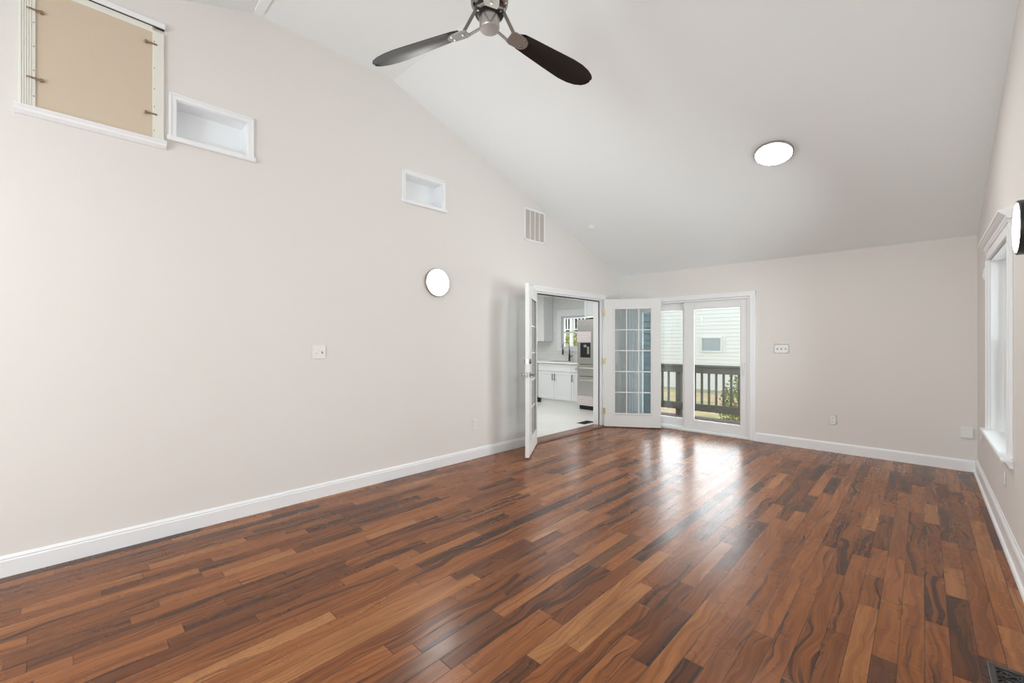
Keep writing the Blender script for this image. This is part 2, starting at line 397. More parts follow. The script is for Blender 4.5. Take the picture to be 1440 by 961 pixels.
cp = [(YR - 0.12, prof(YR) - 0.12 * 0.344), (Y1, ZT), (Y2, ZT), (YB + 0.14, ZL - 0.14 * 0.344)]
prism(bm, [(y, z) for y, z in cp] + [(y, z + 0.1) for y, z in reversed(cp)], 'x', -4.02, XR + 0.16)
obj('ceiling', bm, 'ceiling', kind='structure')
# flat batten across the ceiling at the start of the flat strip
bm = nb(); box(bm, -3.69, XR - 0.002, Y1 - 0.004, Y1 + 0.058, ZT - 0.011, ZT - 0.001, 0.002); obj('trim_1', bm, 'ceiling', kind='structure')
bm = nb(); box(bm, -3.69, XR - 0.002, Y2 - 0.002, Y2 + 0.004, ZT - 0.004, ZT - 0.0005); obj('trim_2', bm, 'ceiling', kind='structure')

# baseboards
BBP = [(0, 0), (0.030, 0), (0.030, 0.010), (0.026, 0.020), (0.016, 0.026), (0.016, 0.112), (0.013, 0.119), (0.014, 0.126), (0.008, 0.134), (0.004, 0.145), (0, 0.145)]
BBL = [(0, 0), (0.017, 0), (0.017, 0.090), (0.013, 0.096), (0.014, 0.104), (0.008, 0.111), (0.004, 0.118), (0, 0.118)]
BBB = [(0, 0), (0.018, 0), (0.018, 0.10), (0.012, 0.112), (0.006, 0.118), (0, 0.118)]
bm = nb(); prism(bm, BBL, 'y', YR, DS0 - 0.075); obj('baseboard_left', bm, 'trim', loc=lw(0, 0), rotz=ROT_L, kind='structure')
# (local y of the left wall runs along s, origin at s = 0)
bm = nb(); prism(bm, BBB, 'y', -1.628, XR); obj('baseboard_back', bm, 'trim', loc=bw(0, 0), rotz=ROT_B, kind='structure')
bm = nb(); prism(bm, BBP, 'y', -(YB - 0.017), -YR)
obj('baseboard_right', bm, 'trim', loc=rw(0, 0), rotz=ROT_R, kind='structure')

# doorway casing, jamb
bm = nb()
CW = 0.07
prism(bm, [(0, 0), (0.018, 0), (0.018, 0.045), (0.012, 0.055), (0.010, CW), (0, CW)], 'z', 0, 0.001)  # seed sliver keeps profile crisp
bm.free(); bm = nb()
def casing_profile_boxes(bm, y0, y1, z0, z1, horiz=False):
    box(bm, 0, 0.014, y0, y1, z0, z1, 0.002)
box(bm, 0, 0.016, DS1 - 0.002, DS1 + CW, 0, DZ + CW, 0.003)
box(bm, 0.016, 0.021, DS1 + 0.045, DS1 + CW, 0, DZ + CW, 0.002)
box(bm, 0, 0.016, DS0 - CW, DS0 + 0.002, 0, DZ + CW, 0.003)
box(bm, 0.016, 0.021, DS0 - CW, DS0 - 0.045, 0, DZ + CW, 0.002)
box(bm, 0, 0.017, DS0 - CW, DS1 + CW, DZ, DZ + CW, 0.003)
box(bm, 0.016, 0.024, DS0 - CW, DS1 + CW, DZ + 0.045, DZ + CW, 0.002)
obj('trim_3', bm, 'trim', loc=lw(0, 0), rotz=ROT_L, kind='structure')
bm = nb()   # jambs and head lining through the wall with door stops
box(bm, -0.155, 0.0, DS1 - 0.022, DS1 - 0.0005, 0, DZ - 0.001, 0.001)
box(bm, -0.155, 0.0, DS0 + 0.0005, DS0 + 0.022, 0, DZ - 0.001, 0.001)
box(bm, -0.155, 0.0, DS0 + 0.022, DS1 - 0.022, DZ - 0.020, DZ - 0.001, 0.001)
box(bm, -0.10, -0.05, DS1 - 0.034, DS1 - 0.022, 0.02, DZ - 0.02, 0.002)
box(bm, -0.10, -0.05, DS0 + 0.022, DS0 + 0.034, 0.02, DZ - 0.02, 0.002)
box(bm, -0.10, -0.05, DS0 + 0.034, DS1 - 0.034, DZ - 0.034, DZ - 0.020, 0.002)
obj('trim_4', bm, 'trim', loc=lw(0, 0), rotz=ROT_L, kind='structure')
bm = nb()   # weatherstrip shadow gap
box(bm, -0.050, -0.046, DS0 + 0.022, DS1 - 0.022, DZ - 0.0345, DZ - 0.0205); box(bm, -0.050, -0.042, DS1 - 0.036, DS1 - 0.0225, 0.02, DZ - 0.03)
obj('trim_5', bm, 'gap', loc=lw(0, 0), rotz=ROT_L, kind='structure')
bm = nb(); prism(bm, [(-0.17, 0.0), (-0.17, 0.012), (-0.14, 0.02), (0.02, 0.02), (0.055, 0.006), (0.055, 0.0)], 'y', DS0 - 0.005, DS1 + 0.09)
t_ = obj('threshold', bm, 'wood_thr', loc=lw(0, 0, 0.0), rotz=ROT_L, label='reddish brown wooden threshold on the floor of the kitchen doorway', cat='threshold')
bm = nb(); box(bm, 0.0562, 0.066, DS0 - 0.005, DS1 + 0.10, 0.0, 0.006, 0.001); obj('weather_strip', bm, 'gap', parent=t_, label='black strip along the room edge')

# ------------------------------------------------------------------ kitchen shell (behind the left wall)
KY = 7.90
bm = nb(); box(bm, -8.2, -3.81, 1.8, KY + 0.05, -0.05, 0.002); obj('floor_kitchen', bm, 'tile', kind='structure')
bm = nb(); box(bm, -8.2, -3.93, 1.8, KY + 0.02, 2.44, 2.5); obj('ceiling_kitchen', bm, 'ceiling', kind='structure')
make_wall('wall_kitchen_back', wallmesh(-8.2, -3.80, lambda a: 2.45, [(-6.02, -5.12, 1.20, 1.93)]), lambda a, z: Vector((a, KY, z)), (0, 1, 0), 0.15, 'splash')
bm = nb(); box(bm, -8.25, -8.15, 1.8, KY, 0, 2.45); obj('wall_kitchen_left', bm, 'wall', kind='structure')
bm = nb(); box(bm, -8.2, -3.95, 1.7, 1.8, 0, 2.45); obj('wall_kitchen_front', bm, 'wall', kind='structure')
bm = nb(); box(bm, -3.90, -3.79, YB + 0.17, KY + 0.10, -0.8, 2.6); obj('wall_kitchen_right', bm, 'wall', kind='structure')
def siding(bm, fn, a0, a1, z0, z1, lap, d=0.02):
    n = int(round((z1 - z0) / lap))
    for i in range(n):
        za, zb = z0 + i * lap, z0 + (i + 1) * lap
        t = bmesh.new()
        P = [fn(a0, za, 0), fn(a0, za, d), fn(a0, zb, d * 0.3), fn(a0, zb, 0)]; Q = [fn(a1, za, 0), fn(a1, za, d), fn(a1, zb, d * 0.3), fn(a1, zb, 0)]
        vp = [t.verts.new(p) for p in P]; vq = [t.verts.new(p) for p in Q]
        for k in range(4): t.faces.new((vp[k], vp[(k + 1) % 4], vq[(k + 1) % 4], vq[k]))
        t.faces.new(vp[::-1]); t.faces.new(vq); merge(bm, t)
bm = nb(); siding(bm, lambda a, z, d: Vector((-3.79 + d, a, z)), YB + 0.17, KY + 0.06, -0.8, 2.6, 0.115, 0.022)
obj('wall_kitchen_siding', bm, 'sideblue', kind='structure')

# ------------------------------------------------------------------ windows of the right wall
def window_unit(n, yc, label, w=1.15):
    r = thing('window_%d' % n, label, 'window', rw(yc, 0, 0), ROT_R, kind='structure')
    h = w / 2; c = 0.075
    bm = nb()
    for sg in (-1, 1):
        a, b_ = sorted((sg * h, sg * (h + c)))
        box(bm, 0, 0.018, a, b_, WZ0 - 0.0, WZ1 + 0.001, 0.003)
        e0, e1 = sorted((sg * (h + c - 0.022), sg * (h + c))); box(bm, 0.018, 0.026, e0, e1, WZ0, WZ1, 0.003)
    box(bm, 0, 0.02, -h - c, h + c, WZ1, WZ1 + 0.085, 0.003)
    obj('window_casing', bm, 'trim', parent=r)
    bm = nb()   # crown head, an ogee swept across with both ends returned
    cr = [(0, WZ1 + 0.085), (0.024, WZ1 + 0.085), (0.030, WZ1 + 0.092), (0.034, WZ1 + 0.105), (0.052, WZ1 + 0.118), (0.060, WZ1 + 0.128), (0.066, WZ1 + 0.130), (0.066, WZ1 + 0.145), (0, WZ1 + 0.145)]
    prism(bm, cr, 'y', -h - c - 0.03, h + c + 0.03); box(bm, 0, 0.028, -h - c - 0.008, h + c + 0.008, WZ1 + 0.066, WZ1 + 0.078, 0.003)
    obj('head_crown', bm, 'trim', parent=r)
    bm = nb(); box(bm, -0.10, 0.055, -h - c - 0.025, h + c + 0.025, WZ0 - 0.022, WZ0 + 0.003, 0.006, seg=2)
    bm2 = nb(); box(bm2, -0.10, -0.0, -h + 0.001, h - 0.001, WZ0 - 0.02, WZ0 + 0.003)
    bm2.free(); bm.free(); bm = nb()
    box(bm, 0.0, 0.055, -h - c - 0.025, h + c + 0.025, WZ0 - 0.022, WZ0 + 0.003, 0.006, seg=2)
    box(bm, -0.15, 0.006, -h + 0.001, h - 0.001, WZ0 + 0.0005, WZ0 + 0.003)
    obj('window_stool', bm, 'trim', parent=r)
    bm = nb(); prism(bm, [(0, WZ0 - 0.022), (0.034, WZ0 - 0.022), (0.030, WZ0 - 0.032), (0.020, WZ0 - 0.044), (0.017, WZ0 - 0.056), (0.008, WZ0 - 0.062), (0, WZ0 - 0.062)], 'y', -h - c, h + c)
    obj('window_apron', bm, 'trim', parent=r)
    bm = nb()   # reveals
    box(bm, -0.155, 0, h - 0.012, h - 0.0005, WZ0 + 0.003, WZ1 - 0.001); box(bm, -0.155, 0, -h + 0.0005, -h + 0.012, WZ0 + 0.003, WZ1 - 0.001)
    box(bm, -0.155, 0, -h + 0.012, h - 0.012, WZ1 - 0.012, WZ1 - 0.001)
    box(bm, -0.10, -0.07, h - 0.03, h - 0.012, WZ0 + 0.003, WZ1 - 0.012); box(bm, -0.10, -0.07, -h + 0.012, -h + 0.03, WZ0 + 0.003, WZ1 - 0.012)
    obj('window_jamb', bm, 'vinyl', parent=r)
    bm = nb()
    zc = (WZ0 + WZ1) / 2
    for z0, z1, x0 in ((WZ0 + 0.004, zc + 0.02, -0.095), (zc - 0.02, WZ1 - 0.012, -0.128)):
        for a, b_ in ((-h + 0.03, -h + 0.07), (h - 0.07, h - 0.03)): box(bm, x0 - 0.028, x0, a, b_, z0, z1, 0.003)
        for a, b_ in ((z0, z0 + 0.045), (z1 - 0.04, z1)): box(bm, x0 - 0.028, x0, -h + 0.068, h - 0.068, a, b_, 0.003)
    sash = obj('window_sash', bm, 'vinyl', parent=r)
    bm = nb(); box(bm, -0.110, -0.107, -h + 0.068, h - 0.068, WZ0 + 0.046, zc - 0.018); box(bm, -0.143, -0.140, -h + 0.068, h - 0.068, zc + 0.022, WZ1 - 0.05)
    obj('window_pane', bm, 'glass', parent=sash)
    return r
w1 = window_unit(1, 4.68, 'white crowned window on the right wall, the one nearest the corner')
w2 = copytree(w1); w2.name = 'window_2'; w2.location = rw(2.30); w2['label'] = 'white crowned window cut off by the right edge, beyond the black-rimmed wall light'

# ------------------------------------------------------------------ sliding glass door in the back wall
sd = thing('door_3', 'white sliding glass patio door on the back wall facing the deck', 'door', bw(-2.5675, 0, 0), ROT_B, kind='structure')
hw = 0.8725          # half width of the opening; local +Y = world +X
bm = nb()
box(bm, 0, 0.016, hw - 0.002, hw + 0.068, 0, 1.965 + 0.068, 0.003); box(bm, 0.016, 0.021, hw + 0.045, hw + 0.068, 0, 2.033, 0.002)
box(bm, 0, 0.016, -hw - 0.068, -hw + 0.002, 0, 2.033, 0.003); box(bm, 0.016, 0.021, -hw - 0.068, -hw - 0.045, 0, 2.033, 0.002)
box(bm, 0, 0.017, -hw - 0.068, hw + 0.068, 1.965, 2.034, 0.003); box(bm, 0.017, 0.022, -hw - 0.068, hw + 0.068, 2.010, 2.034, 0.002)
obj('door_casing', bm, 'trim', parent=sd)
bm = nb()
for y0, y1 in ((hw - 0.025, hw - 0.0005), (-hw + 0.0005, -hw + 0.025)): box(bm, -0.155, 0.002, y0, y1, 0.001, 1.964, 0.002)
box(bm, -0.155, 0.002, -hw + 0.025, hw - 0.025, 1.935, 1.964, 0.002)
box(bm, -0.155, 0.006, -hw + 0.025, hw - 0.025, 0.001, 0.030, 0.002)
box(bm, -0.020, -0.014, -hw + 0.025, hw - 0.025, 0.030, 0.044); box(bm, -0.068, -0.062, -hw + 0.025, hw - 0.025, 0.030, 0.044)
box(bm, -0.012, -0.002, hw - 0.035, hw - 0.025, 0.03, 1.935)
obj('door_frame', bm, 'vinyl', parent=sd)
def slide_panel(name, y0, y1, x0, sl, sr, zt, zb):
    bm = nb(); x1 = x0 + 0.038
    box(bm, x0, x1, y0, y0 + sl, 0.046, 1.9342, 0.003); box(bm, x0, x1, y1 - sr, y1, 0.046, 1.9342, 0.003)
    box(bm, x0, x1, y0 + sl - 0.001, y1 - sr + 0.001, 1.930 - zt, 1.9342, 0.003); box(bm, x0, x1, y0 + sl - 0.001, y1 - sr + 0.001, 0.046, 0.046 + zb, 0.003)
    g0, g1 = y0 + sl, y1 - sr; h0, h1 = 0.046 + zb, 1.930 - zt
    for a, b_, c, d in ((g0, g0 + 0.008, h0, h1), (g1 - 0.008, g1, h0, h1), (g0, g1, h0, h0 + 0.008), (g0, g1, h1 - 0.008, h1)):
        box(bm, x0 + 0.008, x1 - 0.006, a, b_, c, d)
    p = obj(name, bm, 'vinyl', parent=sd)
    bm = nb(); box(bm, x0 + 0.016, x0 + 0.020, g0 + 0.004, g1 - 0.004, h0 + 0.004, h1 - 0.004); obj('pane', bm, 'glass', parent=p)
    return p
slide_panel('fixed_panel', -hw + 0.026, 0.03, -0.105, 0.10, 0.10, 0.10, 0.12)
ap = slide_panel('sliding_panel', -0.035, hw - 0.027, -0.058, 0.135, 0.098, 0.098, 0.125)
bm = nb(); yh = hw - 0.075
box(bm, -0.020, -0.012, yh - 0.018, yh + 0.018, 0.87, 1.07, 0.003)
tube(bm, [(-0.012, yh, 0.90), (0.018, yh, 0.905), (0.024, yh, 0.93), (0.024, yh, 1.01), (0.018, yh, 1.035), (-0.012, yh, 1.04)], 0.007)
obj('door_handle', bm, 'plate', parent=ap, smooth=True)

# ------------------------------------------------------------------ the two French door leaves
LH, LT = 1.995, 0.044
def french_leaf(n, hinge, ang, label, side, LW):
    # local: leaf runs along +X from the hinge, thickness in Y, z up
    r = thing('door_%d' % n, label, 'door', (hinge[0], hinge[1], 0.014), ang, kind='structure')
    gx0, gx1, gz0, gz1 = LW * 0.19, LW * 0.83, 0.21, 1.842
    bm = nb(); y0, y1 = -LT / 2, LT / 2
    box(bm, 0, gx0, y0, y1, 0, LH, 0.0015); box(bm, gx1, LW, y0, y1, 0, LH, 0.0015)
    box(bm, gx0 - 0.001, gx1 + 0.001, y0, y1, gz1, LH, 0.0015); box(bm, gx0 - 0.001, gx1 + 0.001, y0, y1, 0, gz0, 0.0015)
    lf = obj('door_leaf', bm, 'door', parent=r)
    bm = nb()
    for sg in (-1, 1):
        a, b_ = sorted((sg * LT / 2, sg * (LT / 2 + 0.012)))
        f = 0.022
        for x0, x1, z0, z1 in ((gx0 - f, gx0 + 0.006, gz0 - f, gz1 + f), (gx1 - 0.006, gx1 + f, gz0 - f, gz1 + f), (gx0, gx1, gz1 - 0.006, gz1 + f), (gx0, gx1, gz0 - f, gz0 + 0.006)):
            box(bm, x0, x1, a, b_, z0, z1, 0.004)
    obj('lite_frame', bm, 'door', parent=r)
    bm = nb()
    nx, nz = 3, 5
    for i in range(1, nx): xx = gx0 + (gx1 - gx0) * i / nx; box(bm, xx - 0.008, xx + 0.008, -0.013, 0.013, gz0, gz1, 0.003)
    for i in range(1, nz): zz = gz0 + (gz1 - gz0) * i / nz; box(bm, gx0, gx1, -0.0125, 0.0125, zz - 0.008, zz + 0.008, 0.003)
    obj('muntin_grid', bm, 'trim', parent=r)
    bm = nb(); box(bm, gx0, gx1, -0.003, 0.003, gz0, gz1); obj('pane', bm, 'glass2', parent=r)
    bm = nb(); box(bm, 0.002, LW - 0.002, y0 + 0.006, y1 - 0.006, -0.010, 0.0); obj('door_sweep', bm, 'gap', parent=r)
    for z in (0.24, 1.02, 1.78):
        bm = nb(); tube(bm, [(-0.008, side * (LT / 2 + 0.004), z - 0.05), (-0.008, side * (LT / 2 + 0.004), z + 0.05)], 0.0085, 12)
        box(bm, -0.008, 0.022, side * LT / 2 - 0.002, side * LT / 2 + 0.003, z - 0.048, z + 0.048)
        obj('hinge', bm, 'brass', parent=r, smooth=True, label='brass hinge')
    return r
# right leaf: opened into the corner, covers the left part of the sliding door
hr = lw(DS1 - 0.012, 0.040)
fr_ = Vector((-2.90, 6.335))
hr2 = Vector((hr.x, hr.y)); a2 = math.atan2(fr_.y - hr2.y, fr_.x - hr2.x)
d2 = french_leaf(2, hr2, a2, 'glazed French door leaf opened into the far corner beside the sliding door', -1, 0.855)
LW = 0.735; fl_ = Vector((-3.268, 3.650)); hl2 = Vector((-3.652, 4.235)); a1 = math.atan2(fl_.y - hl2.y, fl_.x - hl2.x)
d1 = french_leaf(1, hl2, a1, 'glazed French door leaf seen edge-on with lever handles, left of the kitchen doorway', -1, LW)
def lever(sg):
    bm = nb()
    lathe(bm, [(0, 0), (0.031, 0), (0.031, 0.006), (0.026, 0.010), (0.012, 0.012), (0.010, 0.045), (0, 0.045)], 24, T(LW - 0.06, sg * LT / 2, 0.945) @ RX(-sg * PI / 2))
    yy = sg * (LT / 2 + 0.045)
    tube(bm, [(LW - 0.055, yy, 0.945), (LW - 0.09, yy + sg * 0.004, 0.947), (LW - 0.13, yy + sg * 0.002, 0.942), (LW - 0.165, yy - sg * 0.004, 0.946)], 0.009, 10, [0.010, 0.010, 0.008, 0.006])
    return obj('door_handle', bm, 'chrome', parent=d1, smooth=True, label='chrome lever handle')
lever(-1); lever(1)
for sg in (-1, 1):
    bm = nb(); lathe(bm, [(0, 0), (0.030, 0), (0.030, 0.006), (0.024, 0.016), (0, 0.018)], 24, T(LW - 0.06, sg * LT / 2, 1.10) @ RX(-sg * PI / 2)); obj('deadbolt', bm, 'chrome', parent=d1, smooth=True)
bm = nb(); box(bm, LW - 0.0005, LW + 0.0025, -0.013, 0.013, 1.072, 1.128, 0.001); box(bm, LW - 0.0005, LW + 0.0025, -0.013, 0.013, 0.915, 0.975, 0.001); obj('latch_plate', bm, 'chrome', parent=d1)

# ------------------------------------------------------------------ ceiling fan
FAN = Vector((-1.665, 1.555)); FZ = 3.005
fan = thing('ceiling_fan', 'brushed metal ceiling fan with black propeller blades hanging from the flat ceiling strip', 'ceiling fan', (FAN.x, FAN.y, ZT))
z0 = FZ + 0.022 - ZT
bm = nb(); lathe(bm, [(0, 0), (0.07, 0), (0.07, -0.02), (0.055, -0.05), (0.03, -0.07), (0.0, -0.07)], 36); obj('canopy', bm, 'nickel', parent=fan, smooth=True)
bm = nb(); tube(bm, [(0, 0, -0.06), (0, 0, z0 + 0.26)], 0.0125, 16); obj('downrod', bm, 'nickel', parent=fan, smooth=True)
zm = z0 + 0.055
bm = nb(); lathe(bm, [(0, zm + 0.275), (0.03, zm + 0.275), (0.034, zm + 0.25), (0.075, zm + 0.225), (0.098, zm + 0.195), (0.102, zm + 0.16), (0.102, zm + 0.10), (0.096, zm + 0.092), (0.096, zm + 0.080), (0.101, zm + 0.072), (0.098, zm + 0.050), (0.088, zm + 0.034), (0.070, zm + 0.026), (0, zm + 0.026)], 48)
mo = obj('motor_housing', bm, 'chrome', parent=fan, smooth=True)
bm = nb(); lathe(bm, [(0, zm + 0.027), (0.078, zm + 0.027), (0.080, zm + 0.012), (0.076, zm - 0.004), (0.060, zm - 0.010), (0, zm - 0.010)], 40); rr_ = obj('rotor_ring', bm, 'blackmetal', parent=fan, smooth=True)
bm = nb(); lathe(bm, [(0, zm - 0.008), (0.052, zm - 0.008), (0.053, zm - 0.012), (0.053, z0 - 0.022), (0.050, z0 - 0.028), (0.0, z0 - 0.030)], 48); obj('switch_cap', bm, 'nickel', parent=fan, smooth=True)
for k in range(6):
    a = k * PI / 3 + 0.3; bm = nb(); lathe(bm, [(0, 0), (0.006, 0), (0.006, -0.004), (0, -0.005)], 10, T(0.068 * math.cos(a), 0.068 * math.sin(a), zm - 0.0055)); obj('screw', bm, 'nickel', parent=rr_, smooth=True)
BR = 0.775
def blade_parts(ang, pitch):
    Mx = T(0, 0, z0 + 0.006) @ RZ(ang) @ RY(math.radians(2.0))
    Mp = Mx @ RX(pitch)
    # blade: leading edge and trailing edge outline
    st = [(0.185, -0.036, 0.038), (0.21, -0.048, 0.048), (0.28, -0.054, 0.055), (0.38, -0.060, 0.063), (0.48, -0.067, 0.071), (0.57, -0.073, 0.077), (0.64, -0.072, 0.074), (0.70, -0.063, 0.063), (0.745, -0.048, 0.044), (0.766, -0.034, 0.022), (BR, -0.016, -0.002)]
    t = bmesh.new(); rows = []
    for x, a, b_ in st:
        row = []
        for k in range(9):
            u = k / 8; y = a + (b_ - a) * u
            th = 0.0045 * math.sqrt(max(0.02, 1 - (2 * u - 1) ** 2)) + 0.0008
            cz = 0.010 * (1 - (2 * u - 1) ** 2) - 0.05 * (x - 0.215) * 0
            row.append((t.verts.new((x, y, cz + th)), t.verts.new((x, y, cz - th))))
        rows.append(row)
    for r0, r1 in zip(rows, rows[1:]):
        for k in range(8):
            t.faces.new((r0[k][0], r1[k][0], r1[k + 1][0], r0[k + 1][0])); t.faces.new((r0[k][1], r0[k + 1][1], r1[k + 1][1], r1[k][1]))
        t.faces.new((r0[0][0], r0[0][1], r1[0][1], r1[0][0])); t.faces.new((r0[8][0], r1[8][0], r1[8][1], r0[8][1]))
    for row in (rows[0], rows[-1]):
        for k in range(8): t.faces.new((row[k][0], row[k + 1][0], row[k + 1][1], row[k][1]))
    bmesh.ops.transform(t, matrix=Mp, verts=t.verts); bm = nb(); merge(bm, t)
    bl = obj('blade', bm, 'blade', parent=fan, smooth=True)
    # holder: two straps from the rotor that meet a plate with three screws
    bm = nb()
    prism(bm, [(0.132, -0.032), (0.155, -0.040), (0.225, -0.037), (0.248, -0.022), (0.256, 0.0), (0.248, 0.022), (0.225, 0.037), (0.155, 0.040), (0.132, 0.032)], 'z', -0.0125, -0.0065, Mp)
    for sg in (-1, 1):
        p0 = Mx @ Vector((0.050, sg * 0.060, 0.046)); p1 = Mp @ Vector((0.144, sg * 0.026, -0.009))
        d = (p1 - p0); sd_ = d.cross(Vector((0, 0, 1))).normalized() * 0.009; up = Vector((0, 0, 0.003))
        t = bmesh.new(); v = [t.verts.new(p) for p in (p0 - sd_ - up, p0 + sd_ - up, p0 + sd_ + up, p0 - sd_ + up, p1 - sd_ - up, p1 + sd_ - up, p1 + sd_ + up, p1 - sd_ + up)]
        for q in ((0, 1, 2, 3), (4, 7, 6, 5), (0, 4, 5, 1), (1, 5, 6, 2), (2, 6, 7, 3), (3, 7, 4, 0)): t.faces.new([v[i] for i in q])
        merge(bm, t)
    arm = obj('blade_arm', bm, 'bladeplate', parent=fan)
    for x, y in ((0.163, 0.0), (0.224, -0.020), (0.224, 0.020)):
        bm = nb(); lathe(bm, [(0, 0), (0.008, 0), (0.007, -0.004), (0, -0.005)], 12, Mp @ T(x, y, -0.0125)); obj('screw', bm, 'stain2', parent=arm, smooth=True)
# azimuths from the photo's two tips
def cam2w(d, l): return Vector((-math.sin(YAW) * d + math.cos(YAW) * l, math.cos(YAW) * d + math.sin(YAW) * l))
k_ = FZ - CH
t1 = cam2w(600 * k_ / (482 - 90), (526 - 720) * k_ / (482 - 90)); t2 = cam2w(600 * k_ / (482 - 115), (829 - 720) * k_ / (482 - 115))
b1 = math.atan2(t1.y - FAN.y, t1.x - FAN.x); b2 = math.atan2(t2.y - FAN.y, t2.x - FAN.x)
dm = (b2 - b1) % (2 * PI)
b1c = b1 + (dm - 2 * PI / 3) / 2 if dm < PI else b1 - ((2 * PI - dm) - 2 * PI / 3) / 2
sgn = 1 if dm < PI else -1
for k in range(3): blade_parts(b1c + sgn * k * 2 * PI / 3, math.radians(-14))

# ------------------------------------------------------------------ round LED lights
def disc_light(name, label, loc, rot, r=0.152, th=0.03, rim='rim', emit='led', group=None):
    t = thing(name, label, 'light', loc); t.rotation_euler = rot
    if group: t['group'] = group
    # local +X is away from the mounting surface
    Mz = RY(PI / 2)
    bm = nb(); lathe(bm, [(0, 0.0), (r - 0.006, 0.0), (r, 0.004), (r, th - 0.004), (r - 0.004, th), (r - 0.010, th), (r - 0.012, th - 0.004), (0, th - 0.004)], 64, Mz)
    obj('light_rim', bm, rim, parent=t, smooth=True)
    bm = nb(); lathe(bm, [(0, th - 0.003), (r - 0.0125, th - 0.003), (r - 0.014, th + 0.001), (r * 0.6, th + 0.003), (0, th + 0.004)], 64, Mz)
    obj('diffuser', bm, emit, parent=t, smooth=True)
    return t
disc_light('wall_light', 'round glowing wall light on the left beige wall between the light switch and French door', lw(2.705, 0.001, 1.965), (0, 0, ROT_L), 0.150, 0.028, 'rim', 'led3')
disc_light('wall_light', 'round wall light with thick black rim at the right edge of the picture', rw(3.47, 0.001, 1.935), (0, 0, ROT_R), 0.142, 0.045, 'blackmetal', 'led2')
slope = math.atan((ZT - ZL) / (YB - Y2))
# normal of the far slope points down and towards the camera: (0, -sin, -cos)
def slope_pt(x, y, off=0.001):
    n = Vector((0, -math.sin(slope), -math.cos(slope))); return Vector((x, y, prof(y))) + n * off
def slope_rot(): # rotate local +X onto the slope normal
    return Vector((0, -math.sin(slope), -math.cos(slope))).to_track_quat('X', 'Z').to_euler()
def near_rot(): return Vector((0, math.sin(slope), -math.cos(slope))).to_track_quat('X', 'Z').to_euler()
disc_light('ceiling_light', 'round glowing flush light on the sloped white ceiling', slope_pt(-0.993, 4.515), slope_rot(), 0.158, 0.026, 'rim', 'led')
for x, y in ((-2.5, -1.3), (-0.7, -1.3)):     # unseen lamps without fixtures, added on the near slope for flat fill
    n = Vector((0, math.sin(slope), -math.cos(slope)))
    area('rear_slope_fill', Vector((x, y, prof(y))) + n * 0.03, near_rot(), 0.3, 0.3, 12, (1, 0.985, 0.96), 'DISK').rotation_euler = (-slope, 0, 0)

bm = nb(); lathe(bm, [(0, 0), (0.052, 0), (0.050, 0.004), (0.03, 0.006), (0, 0.006)], 32, RY(PI / 2))
o = obj('ceiling_cover_plate', bm, 'ceiling', smooth=True, label='faint round blank cover plate painted like the ceiling slope, left of the glowing light', cat='cover plate'); o.location = slope_pt(-2.594, 4.053); o.rotation_euler = slope_rot()
sn = thing('ceiling_sensor', 'small white round detector on the low part of the ceiling slope', 'detector', slope_pt(-3.286, 4.992)); sn.rotation_euler = slope_rot()
bm = nb(); lathe(bm, [(0, 0), (0.046, 0), (0.046, 0.006), (0.034, 0.012), (0, 0.013)], 32, RY(PI / 2)); obj('base', bm, 'ceiling', parent=sn, smooth=True)
bm = nb(); lathe(bm, [(0, 0.012), (0.026, 0.012), (0.024, 0.030), (0.014, 0.036), (0, 0.037)], 24, RY(PI / 2)); obj('cap', bm, 'plate', parent=sn, smooth=True)

# ------------------------------------------------------------------ niches in the left wall
for i, (a, b_, c, d) in enumerate(niche_spec):
    lab = ['white framed wall niche high on the left wall, next to the tan panel', 'smaller white framed wall niche above the round wall light'][i]
    t = thing('wall_niche', lab, 'niche', lw((a + b_) / 2, 0, c), ROT_L, group='white framed niches in the left wall')
    hw_ = (b_ - a) / 2; H = d - c; D = -0.145
    bm = nb()
    box(bm, D, -0.0, -hw_ + 0.0006, -hw_ + 0.008, 0.0006, H - 0.0006); box(bm, D, -0.0, hw_ - 0.008, hw_ - 0.0006, 0.0006, H - 0.0006)
    box(bm, D, -0.0, -hw_ + 0.008, hw_ - 0.008, H - 0.008, H - 0.0006); box(bm, D, -0.0, -hw_ + 0.008, hw_ - 0.008, 0.0006, 0.008)
    box(bm, D - 0.004, D, -hw_ + 0.0006, hw_ - 0.0006, 0.0006, H - 0.0006)
    obj('box_lining', bm, 'trim', parent=t)
    bm = nb(); f = 0.038
    box(bm, 0, 0.012, -hw_ - f, -hw_ + 0.003, -0.005, H + f, 0.002); box(bm, 0, 0.012, hw_ - 0.003, hw_ + f, -0.005, H + f, 0.002); box(bm, 0, 0.012, -hw_, hw_, H - 0.003, H + f, 0.002)
    box(bm, 0.012, 0.018, -hw_ - f, -hw_ - f + 0.014, 0, H + f, 0.002); box(bm, 0.012, 0.018, hw_ + f - 0.014, hw_ + f, 0, H + f, 0.002); box(bm, 0.012, 0.018, -hw_ - f, hw_ + f, H + f - 0.014, H + f, 0.002)
    obj('frame', bm, 'trim', parent=t)
    bm = nb(); box(bm, 0.0, 0.032, -hw_ - f - 0.012, hw_ + f + 0.012, -0.032, 0.001, 0.004, seg=2); obj('sill', bm, 'trim', parent=t)

